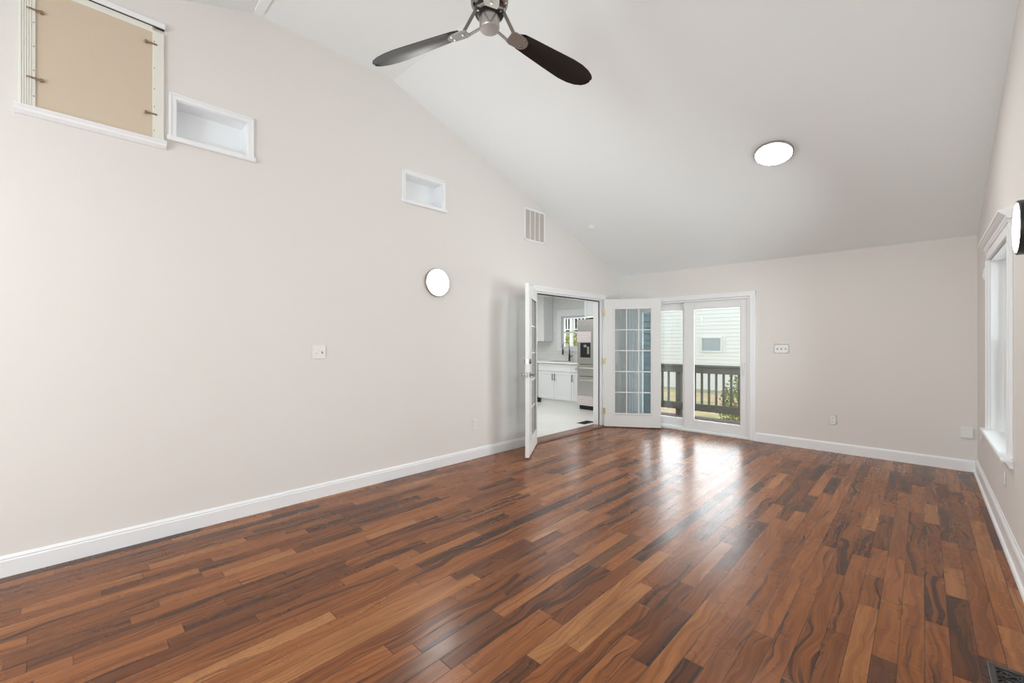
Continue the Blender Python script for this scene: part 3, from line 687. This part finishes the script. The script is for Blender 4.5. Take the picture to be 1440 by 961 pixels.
# ------------------------------------------------------------------ tan access panel, upper left
pn = thing('wall_hatch', 'tan panel in a fluted cream frame with bronze clips, high on the left wall', 'panel', lw(0.12, 0, 2.70), ROT_L)
py0, py1, ph = -0.322, 0.330, 0.765      # local extents
bm = nb(); box(bm, 0.001, 0.010, py0 + 0.05, py1 - 0.045, 0.0, ph - 0.005); obj('panel', bm, 'mdf', parent=pn)
bm = nb()   # fluted left stile
box(bm, 0.001, 0.020, py0, py0 + 0.066, 0.0, ph, 0.002)
for k in range(5): yy = py0 + 0.006 + k * 0.0095; box(bm, 0.0195, 0.024, yy, yy + 0.0055, 0.0, ph, 0.0012)
st_ = obj('stile', bm, 'cream', parent=pn, label='fluted left stile')
for z in (0.07, 0.22, 0.36, 0.50, 0.64): bm = nb(); lathe(bm, [(0, 0), (0.0035, 0), (0, 0.001)], 8, T(0.0202, py0 + 0.059, z) @ RY(PI / 2)); obj('screw', bm, 'screw', parent=st_)
bm = nb(); box(bm, 0.001, 0.020, py1 - 0.060, py1, 0.0, ph - 0.03, 0.002); sr_ = obj('stile', bm, 'cream', parent=pn, label='flat right stile')
for z in (0.06, 0.22, 0.34, 0.48, 0.66): bm = nb(); lathe(bm, [(0, 0), (0.0035, 0), (0, 0.001)], 8, T(0.0202, py1 - 0.052, z) @ RY(PI / 2)); obj('screw', bm, 'screw', parent=sr_)
bm = nb(); box(bm, 0.001, 0.017, py0 + 0.066, py1 - 0.060, ph - 0.045, ph - 0.004, 0.002); obj('top_rail', bm, 'cream', parent=pn)
bm = nb(); box(bm, 0.001, 0.022, py0 + 0.01, py1 + 0.002, ph - 0.004, ph); obj('gap_strip', bm, 'gap', parent=pn)
bm = nb(); box(bm, 0.001, 0.030, py0 - 0.004, py1 + 0.008, ph, ph + 0.036, 0.004); obj('head_moulding', bm, 'trim', parent=pn)
bm = nb(); prism(bm, [(0.001, 0.0), (0.050, 0.0), (0.050, -0.007), (0.038, -0.018), (0.034, -0.030), (0.012, -0.046), (0.001, -0.046)], 'y', py0 - 0.016, py1 + 0.012); obj('sill_moulding', bm, 'trim', parent=pn)
for y, z, sg in ((py0 + 0.062, 0.175, 1), (py0 + 0.062, 0.575, 1), (py1 - 0.066, 0.17, -1), (py1 - 0.066, 0.642, -1)):
    bm = nb()
    box(bm, 0.020, 0.024, y - 0.032, y + 0.030, z - 0.0055, z + 0.0055, 0.001); box(bm, 0.012, 0.028, y + sg * 0.028 - 0.007, y + sg * 0.028 + 0.007, z - 0.010, z + 0.009, 0.002)
    lathe(bm, [(0, 0), (0.006, 0), (0.005, 0.003), (0, 0.004)], 12, T(0.024, y - sg * 0.016, z) @ RY(PI / 2))
    obj('clip', bm, 'bronze', parent=pn, label='bronze turn clip')

# ------------------------------------------------------------------ return-air grille
vt = thing('return_air_grille', 'tall white return air grille high on the left wall near the ceiling slope', 'vent', lw(4.265, 0, 2.652), ROT_L)
W_, H_ = 0.205, 0.43
bm = nb(); f = 0.026
box(bm, 0.001, 0.008, -W_, -W_ + f, 0, H_, 0.002); box(bm, 0.001, 0.008, W_ - f, W_, 0, H_, 0.002); box(bm, 0.001, 0.008, -W_, W_, 0, f, 0.002); box(bm, 0.001, 0.008, -W_, W_, H_ - f, H_, 0.002)
for k in (-1, 0, 1): box(bm, 0.001, 0.0075, k * 0.090 - 0.006, k * 0.090 + 0.006, f, H_ - f, 0.001)
obj('frame', bm, 'trim', parent=vt)
bm = nb()
for k in range(22):
    z = f + 0.006 + k * (H_ - 2 * f) / 22; box(bm, -0.0006, 0.0006, -W_ + f, W_ - f, -0.0045, 0.0045, mtx=T(0.0042, 0, z) @ RY(math.radians(-52)))
obj('louvres', bm, 'plate', parent=vt)
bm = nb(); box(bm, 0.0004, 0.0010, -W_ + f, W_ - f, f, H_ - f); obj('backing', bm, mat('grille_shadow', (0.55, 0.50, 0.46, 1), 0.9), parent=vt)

# ------------------------------------------------------------------ switches and outlets
def plate(t, w, h): 
    bm = nb(); box(bm, 0.0005, 0.0065, -w / 2, w / 2, -h / 2, h / 2, 0.003, seg=2); obj('cover_plate', bm, 'plate', parent=t, smooth=True)
def toggle(t, y):
    bm = nb(); box(bm, 0.005, 0.0075, y - 0.006, y + 0.006, -0.013, 0.013); obj('switch_slot', bm, 'slot', parent=t)
    bm = nb(); box(bm, 0.0, 0.016, y - 0.0045, y + 0.0045, -0.006, 0.006, 0.0015, mtx=T(0.006, 0, 0.002) @ RY(math.radians(-25))); obj('toggle', bm, 'plate', parent=t)
def receptacle(t):
    for z in (-0.02, 0.02):
        bm = nb(); box(bm, 0.005, 0.0085, -0.017, 0.017, z - 0.014, z + 0.014, 0.004, seg=2); r_ = obj('receptacle', bm, 'plate', parent=t, smooth=True)
        bm = nb()
        for y in (-0.006, 0.006): box(bm, 0.0083, 0.0088, y - 0.001, y + 0.001, z - 0.003, z + 0.006)
        lathe(bm, [(0, 0), (0.0025, 0), (0, 0.0004)], 10, T(0.0085, 0, z - 0.008) @ RY(PI / 2))
        obj('socket_slots', bm, 'slot', parent=r_)
t = thing('light_switch', 'white two-gang switch plate alone on the wide left beige wall', 'light switch', lw(1.487, 0, 1.249), ROT_L); plate(t, 0.117, 0.117)
bm = nb(); box(bm, 0.005, 0.0085, -0.040, -0.008, -0.033, 0.033, 0.003); obj('rocker', bm, 'plate', parent=t)
bm = nb(); box(bm, 0.0085, 0.0090, -0.030, -0.018, -0.012, -0.009); obj('indicator', bm, 'slot', parent=t)
toggle(t, 0.026)
t = thing('light_switch', 'white three-gang toggle switch plate right of the sliding door', 'light switch', bw(-1.328, 0, 1.250), ROT_B); plate(t, 0.165, 0.117)
for y in (-0.046, 0, 0.046): toggle(t, y)
t = thing('power_outlet', 'white outlet low on the left wall beside the French door shadow', 'outlet', lw(3.228, 0, 0.397), ROT_L); plate(t, 0.072, 0.117); receptacle(t)
t = thing('power_outlet', 'white duplex outlet low on the back wall, right of the sliding door', 'outlet', bw(-0.79, 0, 0.392), ROT_B); plate(t, 0.072, 0.117); receptacle(t)
t = thing('power_outlet', 'white outlet under the crowned window on the right wall', 'outlet', rw(4.36, 0, 0.42), ROT_R); plate(t, 0.072, 0.117); receptacle(t)
t = thing('power_outlet', 'white outlet on the right wall nearest the far corner', 'outlet', rw(5.95, 0, 0.44), ROT_R); plate(t, 0.072, 0.117); receptacle(t)
t = thing('junction_box', 'square white blank box low on the back wall by the right corner', 'wall box', bw(0.325, 0, 0.40), ROT_B)
bm = nb(); box(bm, 0.0005, 0.022, -0.046, 0.046, -0.056, 0.056, 0.003, seg=2); obj('body', bm, 'plate', parent=t, smooth=True)
bm = nb(); box(bm, 0.022, 0.0245, -0.040, 0.040, -0.050, 0.050, 0.002); obj('lid', bm, 'plate', parent=t)
t = thing('wall_sensor', 'small white sensor on the right wall just beyond the window crown', 'sensor', rw(5.60, 0, 1.935), ROT_R)
bm = nb(); box(bm, 0.0005, 0.018, -0.03, 0.03, -0.05, 0.05, 0.006, seg=2); obj('body', bm, 'plate', parent=t, smooth=True)
bm = nb(); box(bm, 0.018, 0.021, -0.016, 0.016, -0.03, 0.0, 0.004); obj('lens', bm, 'plate', parent=t)

# ------------------------------------------------------------------ floor registers
def register(label, loc, rotz, L, Wd, m):
    t = thing('floor_register', label, 'floor register', loc, rotz)
    bm = nb(); f = 0.020
    for x0, x1, y0, y1 in ((-Wd / 2, Wd / 2, -L / 2, -L / 2 + f), (-Wd / 2, Wd / 2, L / 2 - f, L / 2), (-Wd / 2, -Wd / 2 + f, -L / 2 + f, L / 2 - f), (Wd / 2 - f, Wd / 2, -L / 2 + f, L / 2 - f)):
        box(bm, x0, x1, y0, y1, 0.0002, 0.005, 0.0012)
    obj('frame', bm, m, parent=t)
    bm = nb(); box(bm, -Wd / 2 + f, Wd / 2 - f, -L / 2 + f, L / 2 - f, 0.0003, 0.0010); obj('damper', bm, 'dark', parent=t)
    bm = nb()     # scrollwork: S-curls and circles
    nx = max(1, int((L - 2 * f) / 0.055)); w2 = Wd / 2 - f
    for i in range(nx):
        yc = -L / 2 + f + (i + 0.5) * (L - 2 * f) / nx
        for sx in (-1, 1):
            xc = sx * w2 * 0.5; R0 = min(w2 * 0.48, 0.024)
            pts = []
            for k in range(22):
                th = k / 21 * 3.4 * PI; rr = R0 * (1 - k / 26)
                pts.append((xc + rr * math.cos(th) * sx, yc + rr * math.sin(th), 0.0032))
            tube(bm, pts, 0.0022, 6)
        box(bm, -w2, w2, yc - (L - 2 * f) / nx / 2 - 0.0015, yc - (L - 2 * f) / nx / 2 + 0.0015, 0.001, 0.0048)
        tube(bm, [(-w2, yc - 0.026, 0.003), (-w2 * .3, yc - 0.008, 0.003), (w2 * .3, yc + 0.008, 0.003), (w2, yc + 0.026, 0.003)], 0.0022, 6)
    obj('grille', bm, m, parent=t)
    return t
register('pewter scrollwork floor register at the bottom right corner of the floor', (0.192 + 0.07, 2.648 - 0.15, 0.0), 0, 0.30, 0.14, 'register')
register('black floor register on the pale kitchen tile just inside the doorway', (-4.03, 5.95, 0.0022), 0, 0.30, 0.16, 'dark')

# ------------------------------------------------------------------ kitchen furniture (front faces look towards -Y)
def shaker(bm, x0, x1, z0, z1, yf, f=0.055):
    box(bm, x0, x0 + f, yf, yf + 0.02, z0, z1, 0.0015); box(bm, x1 - f, x1, yf, yf + 0.02, z0, z1, 0.0015)
    box(bm, x0 + f, x1 - f, yf, yf + 0.02, z1 - f, z1, 0.0015); box(bm, x0 + f, x1 - f, yf, yf + 0.02, z0, z0 + f, 0.0015)
    box(bm, x0 + f - 0.002, x1 - f + 0.002, yf + 0.008, yf + 0.018, z0 + f - 0.002, z1 - f + 0.002)
def bar_pull(parent, x, z0, z1, yf, horiz=False):
    bm = nb()
    if horiz: box(bm, z0, z1, yf - 0.034, yf - 0.024, x - 0.005, x + 0.005, 0.002); box(bm, z0 + 0.012, z0 + 0.020, yf - 0.026, yf, x - 0.004, x + 0.004); box(bm, z1 - 0.020, z1 - 0.012, yf - 0.026, yf, x - 0.004, x + 0.004)
    else: box(bm, x - 0.006, x + 0.006, yf - 0.034, yf - 0.024, z0, z1, 0.002); box(bm, x - 0.004, x + 0.004, yf - 0.026, yf, z0 + 0.012, z0 + 0.020); box(bm, x - 0.004, x + 0.004, yf - 0.026, yf, z1 - 0.020, z1 - 0.012)
    return obj('handle', bm, mat('dark_bronze_pull', (0.09, 0.085, 0.08, 1), 0.3, metal=0.9) if 'pull' not in M else 'pull', parent=parent, label='dark metal bar handle')
M['pull'] = mat('dark_bronze_pull', (0.09, 0.085, 0.08, 1), 0.3, metal=0.9)
CF = 7.265; CB = KY - 0.012
def base_cab(x0, x1, label, drawer_pull, doors):
    t = thing('base_cabinet', label, 'cabinet', ((x0 + x1) / 2, CF, 0.002)); w = (x1 - x0) / 2
    bm = nb(); box(bm, -w + 0.0005, -w + 0.018, 0.021, CB - CF, 0.10, 0.872); box(bm, w - 0.018, w - 0.0005, 0.021, CB - CF, 0.10, 0.872); box(bm, -w + 0.018, w - 0.018, 0.021, CB - CF, 0.10, 0.118); box(bm, -w + 0.018, w - 0.018, CB - CF - 0.01, CB - CF, 0.118, 0.872); box(bm, -w + 0.018, w - 0.018, 0.021, 0.038, 0.84, 0.866); box(bm, -w + 0.018, w - 0.018, 0.021, 0.038, 0.69, 0.715); box(bm, -0.02, 0.02, 0.021, 0.038, 0.118, 0.69); box(bm, -w + 0.0005, w - 0.0005, 0.055, CB - CF, 0.0, 0.0995); obj('body', bm, 'cab', parent=t)
    bm = nb(); shaker(bm, -w + 0.003, w - 0.003, 0.705, 0.866, 0.0, 0.040); dr = obj('drawer', bm, 'cab', parent=t)
    if drawer_pull: bar_pull(dr, 0.785, -0.05, 0.05, 0.0, True)
    for a, b_, hx in doors:
        bm = nb(); shaker(bm, a * w + 0.003, b_ * w - 0.003, 0.108, 0.698, 0.0); dd = obj('door', bm, 'cab', parent=t)
        bar_pull(dd, hx * w, 0.51, 0.655, 0.0)
    return t
base_cab(-6.19, -5.285, 'white sink cabinet with two doors under the black tap', False, [(-1, 0, -0.075), (0, 1, 0.075)])
base_cab(-5.284, -4.99, 'narrow white cabinet squeezed between sink cabinet and refrigerator', True, [(-1, 1, -0.76)])
dw = thing('dishwasher', 'stainless dishwasher with black toe kick, a sliver left of the sink cabinet', 'dishwasher', (-6.495, CF, 0.002))
bm = nb(); box(bm, -0.298, 0.303, 0.02, CB - CF, 0.10, 0.87); obj('body', bm, 'dark', parent=dw)
bm = nb(); box(bm, -0.296, 0.298, -0.005, 0.02, 0.12, 0.862, 0.004); obj('door', bm, 'stain', parent=dw)
bm = nb(); box(bm, -0.298, 0.345, -0.002, 0.052, 0.0, 0.098); obj('toe_kick', bm, 'dark', parent=dw)
bm = nb()
box(bm, -7.4, -6.05, CF - 0.03, CB, 0.876, 0.914, 0.003); box(bm, -5.30, -4.992, CF - 0.03, CB, 0.876, 0.914, 0.003)
box(bm, -6.05, -5.30, CF - 0.03, CF + 0.10, 0.876, 0.914, 0.003); box(bm, -6.05, -5.30, CF + 0.50, CB, 0.876, 0.914, 0.003)
obj('worktop', bm, 'counter', label='white stone worktop along the kitchen wall under the window', cat='worktop')
bm = nb(); x0, x1, y0, y1 = -6.049, -5.301, CF + 0.101, CF + 0.499
for a in ((x0, x0 + 0.006, y0, y1, 0.877, 0.908), (x1 - 0.006, x1, y0, y1, 0.877, 0.908), (x0, x1, y0, y0 + 0.006, 0.877, 0.908), (x0, x1, y1 - 0.006, y1, 0.877, 0.908), (x0, x1, y0, y1, 0.8765, 0.880)): box(bm, *a)
obj('sink', bm, 'stain', label='stainless undermount sink set in the white worktop', cat='sink')
fx_, fy_ = -5.73, CF + 0.545
fc = thing('kitchen_tap', 'black spring-neck kitchen tap on the worktop in front of the window', 'tap', (fx_, fy_, 0.9145))
bm = nb(); lathe(bm, [(0, 0), (0.027, 0), (0.027, 0.01), (0.021, 0.014), (0.021, 0.15), (0.014, 0.16), (0.012, 0.27), (0, 0.27)], 24); obj('body', bm, 'dark', parent=fc, smooth=True)
bm = nb(); q = []
for k in range(15): th = k / 14 * PI; q.append((-0.085 + 0.085 * math.cos(th), -0.02 * k / 14, 0.34 + 0.085 * math.sin(th)))
q = [(0, 0, 0.25)] + q + [(-0.170, -0.02, 0.27)]
tube(bm, q, 0.008, 10); obj('spout', bm, 'chrome', parent=fc, smooth=True)
bm = nb(); lathe(bm, [(0, 0.14), (0.016, 0.14), (0.018, 0.17), (0.018, 0.25), (0.012, 0.275), (0, 0.275)], 20, T(-0.170, -0.02, 0)); obj('spray_head', bm, 'dark', parent=fc, smooth=True)
bm = nb(); tube(bm, [(0, 0, 0.10), (0.05, 0, 0.10), (0.085, 0, 0.135)], 0.010, 10, [0.012, 0.010, 0.006]); obj('lever', bm, 'dark', parent=fc, smooth=True)
# kitchen window
kw = thing('window_3', 'white framed kitchen window above the sink looking out on foliage', 'window', (-5.57, KY, 1.565), 0, kind='structure')
bm = nb(); hw_, hh_ = 0.45, 0.365; c = 0.125
box(bm, -hw_ - c, -hw_ + 0.001, -0.018, -0.0005, -hh_ - c * .6, hh_ + c + 0.03, 0.003); box(bm, hw_ - 0.001, hw_ + c, -0.018, -0.0005, -hh_ - c * .6, hh_ + c + 0.03, 0.003)
box(bm, -hw_, hw_, -0.018, -0.0005, hh_ - 0.001, hh_ + c + 0.03, 0.003); box(bm, -hw_, hw_, -0.018, -0.0005, -hh_ - c * .6, -hh_ + 0.001, 0.003)
box(bm, -hw_ - c, -hw_ - c + 0.02, -0.028, -0.018, -hh_ - c * .6, hh_ + c + 0.03, 0.003); box(bm, -hw_ - c, hw_ + c, -0.028, -0.018, hh_ + c + 0.01, hh_ + c + 0.03, 0.003)
obj('window_casing', bm, 'trim', parent=kw)
bm = nb()
for a in ((-hw_ + 0.001, -hw_ + 0.045, 0.03, 0.09, -hh_ + 0.001, hh_ - 0.001), (hw_ - 0.045, hw_ - 0.001, 0.03, 0.09, -hh_ + 0.001, hh_ - 0.001), (-hw_ + .04, hw_ - .04, 0.03, 0.09, -hh_ + 0.001, -hh_ + 0.045), (-hw_ + .04, hw_ - .04, 0.03, 0.09, hh_ - 0.045, hh_ - 0.001), (-hw_ + .04, hw_ - .04, 0.035, 0.075, -0.018, 0.018)): box(bm, *a, 0.003)
ks = obj('window_sash', bm, 'vinyl', parent=kw)
bm = nb(); box(bm, -hw_ + .044, hw_ - .044, 0.055, 0.058, -hh_ + .044, hh_ - .044); obj('window_pane', bm, 'glass', parent=ks)
# wall cabinets
def wall_cab(label, x0, x1, yf, z0, z1, splits):
    t = thing('wall_cabinet', label, 'cabinet', ((x0 + x1) / 2, yf, z0)); w = (x1 - x0) / 2; H = z1 - z0
    bm = nb(); box(bm, -w, w, 0.021, CB - yf, 0, H); obj('body', bm, 'cab', parent=t)
    for a, b_ in splits:
        bm = nb(); shaker(bm, a * w + 0.002, b_ * w - 0.002, 0.003, H - 0.003, 0.0); obj('door', bm, 'cab', parent=t)
    return t
wall_cab('white upper cabinet on the kitchen wall left of the window', -7.0, -6.27, 7.56, 1.36, 2.43, [(-1, 0), (0, 1)])
wall_cab('white cabinet directly above the refrigerator', -4.985, -4.02, 7.30, 1.86, 2.43, [(-1, 0), (0, 1)])
# refrigerator
FXL, FXR, FYF = -4.985, -4.055, 7.05
rf = thing('refrigerator', 'stainless four-door refrigerator with printed pink film seen through the doorway', 'refrigerator', ((FXL + FXR) / 2, FYF, 0.002)); w = (FXR - FXL) / 2
bm = nb(); box(bm, -w + 0.004, w - 0.004, 0.075, 0.80, 0.02, 1.765, 0.004); obj('body', bm, mat('fridge_side_grey', (0.30, 0.30, 0.29, 1), 0.45, metal=0.4), parent=rf)
for a, b_ in ((-w, -0.002), (0.002, w)):
    bm = nb(); box(bm, a + 0.001, b_ - 0.001, 0, 0.07, 0.90, 1.785, 0.010, seg=3); d = obj('door', bm, 'stain', parent=rf, smooth=True)
    hx = -0.035 if a < -0.1 else 0.035
    bm = nb(); tube(bm, [(hx, 0.004, 0.98), (hx, -0.045, 1.0), (hx, -0.062, 1.20), (hx, -0.066, 1.35), (hx, -0.062, 1.5), (hx, -0.045, 1.70), (hx, 0.004, 1.72)], 0.012, 12); obj('handle', bm, 'stain2', parent=d, smooth=True)
    if a < -0.1:
        bm = nb(); box(bm, -0.385, -0.150, -0.004, 0.003, 1.03, 1.325, 0.003); box(bm, -0.36, -0.175, -0.006, -0.003, 1.262, 1.315, 0.001); dp = obj('water_dispenser', bm, 'dark', parent=d)
        bm = nb(); box(bm, -0.30, -0.235, -0.018, -0.003, 1.235, 1.285, 0.006); box(bm, -0.225, -0.175, -0.0065, -0.003, 1.10, 1.25, 0.002); box(bm, -0.385, -0.150, -0.012, -0.003, 1.018, 1.034, 0.003); obj('spout', bm, 'stain2', parent=dp)
        bm = nb(); box(bm, -w + 0.002, -0.130, -0.0022, -0.0006, 1.335, 1.545); obj('protective_film', bm, 'film', parent=d, label='pink printed film')
for z0, z1 in ((0.665, 0.892), (0.085, 0.655)):
    bm = nb(); box(bm, -w + 0.001, w - 0.001, 0, 0.07, z0, z1, 0.010, seg=3); d = obj('drawer', bm, 'stain', parent=rf, smooth=True)
    zz = z1 - 0.065
    bm = nb(); tube(bm, [(-w + 0.07, 0.004, zz), (-w + 0.085, -0.05, zz), (w - 0.085, -0.05, zz), (w - 0.07, 0.004, zz)], 0.013, 12); obj('handle', bm, 'stain2', parent=d, smooth=True)
    if z0 < 0.2:
        bm = nb(); box(bm, -w + 0.002, w - 0.002, -0.0022, -0.0006, 0.09, 0.20); box(bm, -w + 0.002, -0.09, -0.0024, -0.0008, 0.20, 0.275); obj('protective_film', bm, 'film', parent=d, label='pink printed film')
bm = nb(); box(bm, -w + 0.03, w - 0.03, 0.05, 0.12, 0.0, 0.08); obj('toe_grille', bm, 'dark', parent=rf)

# ------------------------------------------------------------------ outside: deck, railing, neighbour
DKZ = -0.115
bm = nb(); y = YB + 0.17; 
while y < 8.50:
    box(bm, -3.76 if y < 8.0 else -4.9, 1.2, y, y + 0.134, DKZ - 0.035, DKZ, 0.004); y += 0.14
obj('deck_floor', bm, 'deck', kind='structure')
YRl = 8.43
rl = thing('deck_railing', 'weathered grey-brown wooden deck railing outside the sliding door', 'railing', (-1.5, YRl, DKZ))
X0, X1 = -4.9 + 1.5, 2.6
bm = nb(); box(bm, X0, X1, -0.075, 0.065, 0.975, 1.015, 0.005); box(bm, X0, X1, -0.045, -0.007, 0.855, 0.975, 0.004); obj('top_rail', bm, 'rail', parent=rl)
bm = nb(); box(bm, X0, X1, -0.045, -0.007, 0.13, 0.265, 0.004); obj('bottom_rail', bm, 'rail', parent=rl)
for px in (-3.517, -1.62, 0.3):
    bm = nb(); box(bm, px + 1.5 - 0.05, px + 1.5 + 0.05, -0.007, 0.093, -0.25, 0.985, 0.004); obj('post', bm, 'rail', parent=rl)
x = -2.80 - 15 * 0.131
while x < 1.05:
    if not any(abs(x - p) < 0.07 for p in (-3.517, -1.62, 0.3)):
        bm = nb(); box(bm, x + 1.5 - 0.018, x + 1.5 + 0.018, -0.007, 0.029, 0.12, 0.98, 0.003); obj('baluster', bm, 'rail', parent=rl)
    x += 0.131
GZ = -0.95
bm = nb(); box(bm, -45, 45, 8.62, 60, GZ - 0.2, GZ); obj('ground', bm, 'ground', kind='structure')
NYH = 20.5
nh = thing('neighbour_house', 'pale white clapboard house side beyond the deck railing', 'house', (-5, NYH, GZ))
bm = nb(); siding(bm, lambda a, z, d: Vector((a + 5, 0.0 - d, z - GZ)), -10.4, 14, 0.1 + GZ, 8.1 + GZ, 0.175, 0.032); obj('siding_wall', bm, 'sidewhite', parent=nh)
bm = nb(); box(bm, -5.4, 19, -0.02, 0.2, 0.0, 0.10); box(bm, -5.4, 19, 0.02, 6.0, 0.1, 8.1); obj('foundation', bm, mat('pale_concrete', (0.55, 0.54, 0.5, 1), 0.9), parent=nh)
bm = nb(); wx0, wx1, wz0, wz1 = -2.42, -1.60, 0.95 - GZ, 1.53 - GZ
box(bm, wx0, wx1, -0.05, -0.031, wz0, wz1); pf = obj('window', bm, 'pane_far', parent=nh)
bm = nb(); f = 0.07
for a in ((wx0 - f, wx0, wz0 - f, wz1 + f), (wx1, wx1 + f, wz0 - f, wz1 + f), (wx0, wx1, wz0 - f, wz0), (wx0, wx1, wz1, wz1 + f)): box(bm, a[0], a[1], -0.07, -0.03, a[2], a[3], 0.004)
box(bm, wx1 + 0.16, wx1 + 0.22, -0.06, -0.03, wz0 - f, wz1 + f, 0.004)
obj('window_frame', bm, 'vinyl', parent=pf)

def shrub(name, label, cat, loc, rx, ry, h, n, leaf, seed):
    rnd = random.Random(seed)
    t = thing(name, label, cat, loc)
    bm = nb()
    for k in range(9):
        a = rnd.uniform(0, 2 * PI); tube(bm, [(0, 0, 0), (rx * .3 * math.cos(a), ry * .3 * math.sin(a), h * .45), (rx * .7 * math.cos(a), ry * .7 * math.sin(a), h * rnd.uniform(.6, .85))], 0.006, 5)
    obj('stem', bm, 'stem', parent=t)
    bm = nb()
    for k in range(n):
        while True:
            u = Vector((rnd.uniform(-1, 1), rnd.uniform(-1, 1), rnd.uniform(-1, 1)))
            if u.length < 1: break
        c = Vector((u.x * rx, u.y * ry, h * .55 + u.z * h * .45))
        d = Vector((rnd.gauss(0, 1), rnd.gauss(0, 1), rnd.gauss(0, .6))).normalized(); s_ = d.orthogonal().normalized() * leaf * .32; e = d.cross(s_).normalized() * leaf * 0.06
        bm.faces.new([bm.verts.new(p) for p in (c - d * leaf * .5, c + s_ + e, c + d * leaf * .5, c - s_ + e)])
    obj('foliage', bm, 'leaf', parent=t)
    return t
shrub('garden_shrub', 'leafy green shrub seen between the right-hand balusters of the deck railing', 'shrub', (-2.72, 9.5, GZ), 0.36, 0.33, 1.66, 1100, 0.07, 3)
yb = shrub('garden_shrub', 'yellow green bush outside the kitchen window', 'shrub', (-10.3, 14.0, GZ), 2.4, 0.9, 2.75, 5000, 0.16, 5)
wr = thing('white_railing', 'white baluster railing seen through the top of the kitchen window', 'railing', (-9.6, 12.6, 1.76))
bm = nb(); box(bm, -1.6, 1.2, -0.03, 0.03, 0.43, 0.48, 0.004); box(bm, -1.6, 1.2, -0.02, 0.02, 0.02, 0.06, 0.004); obj('rail', bm, 'vinyl', parent=wr)
for k in range(18):
    bm = nb(); box(bm, -1.55 + k * 0.15, -1.50 + k * 0.15, -0.016, 0.016, 0.05, 0.44, 0.003); obj('baluster', bm, 'vinyl', parent=wr)
for px in (-1.65, 0.45):
    bm = nb(); box(bm, px - 0.05, px + 0.05, -0.05, 0.05, -2.71, 0.56, 0.004); obj('post', bm, 'vinyl', parent=wr)
M['leafdark'] = mat('dark_foliage', (0.10, 0.14, 0.07, 1), 0.7, var=0.4, scale=2)
M['leafyellow'] = mat('yellow_green_foliage', (0.50, 0.52, 0.20, 1), 0.6, var=0.35, scale=3)
for c_ in yb.children:
    if c_.name.startswith('foliage'): c_.data.materials[0] = M['leafyellow']
tr = shrub('garden_tree', 'dark green tree behind the white railing outside the kitchen window', 'tree', (-14.2, 18.5, GZ), 3.4, 1.2, 6.5, 9000, 0.30, 8)
for c_ in tr.children:
    if c_.name.startswith('foliage'): c_.data.materials[0] = M['leafdark']
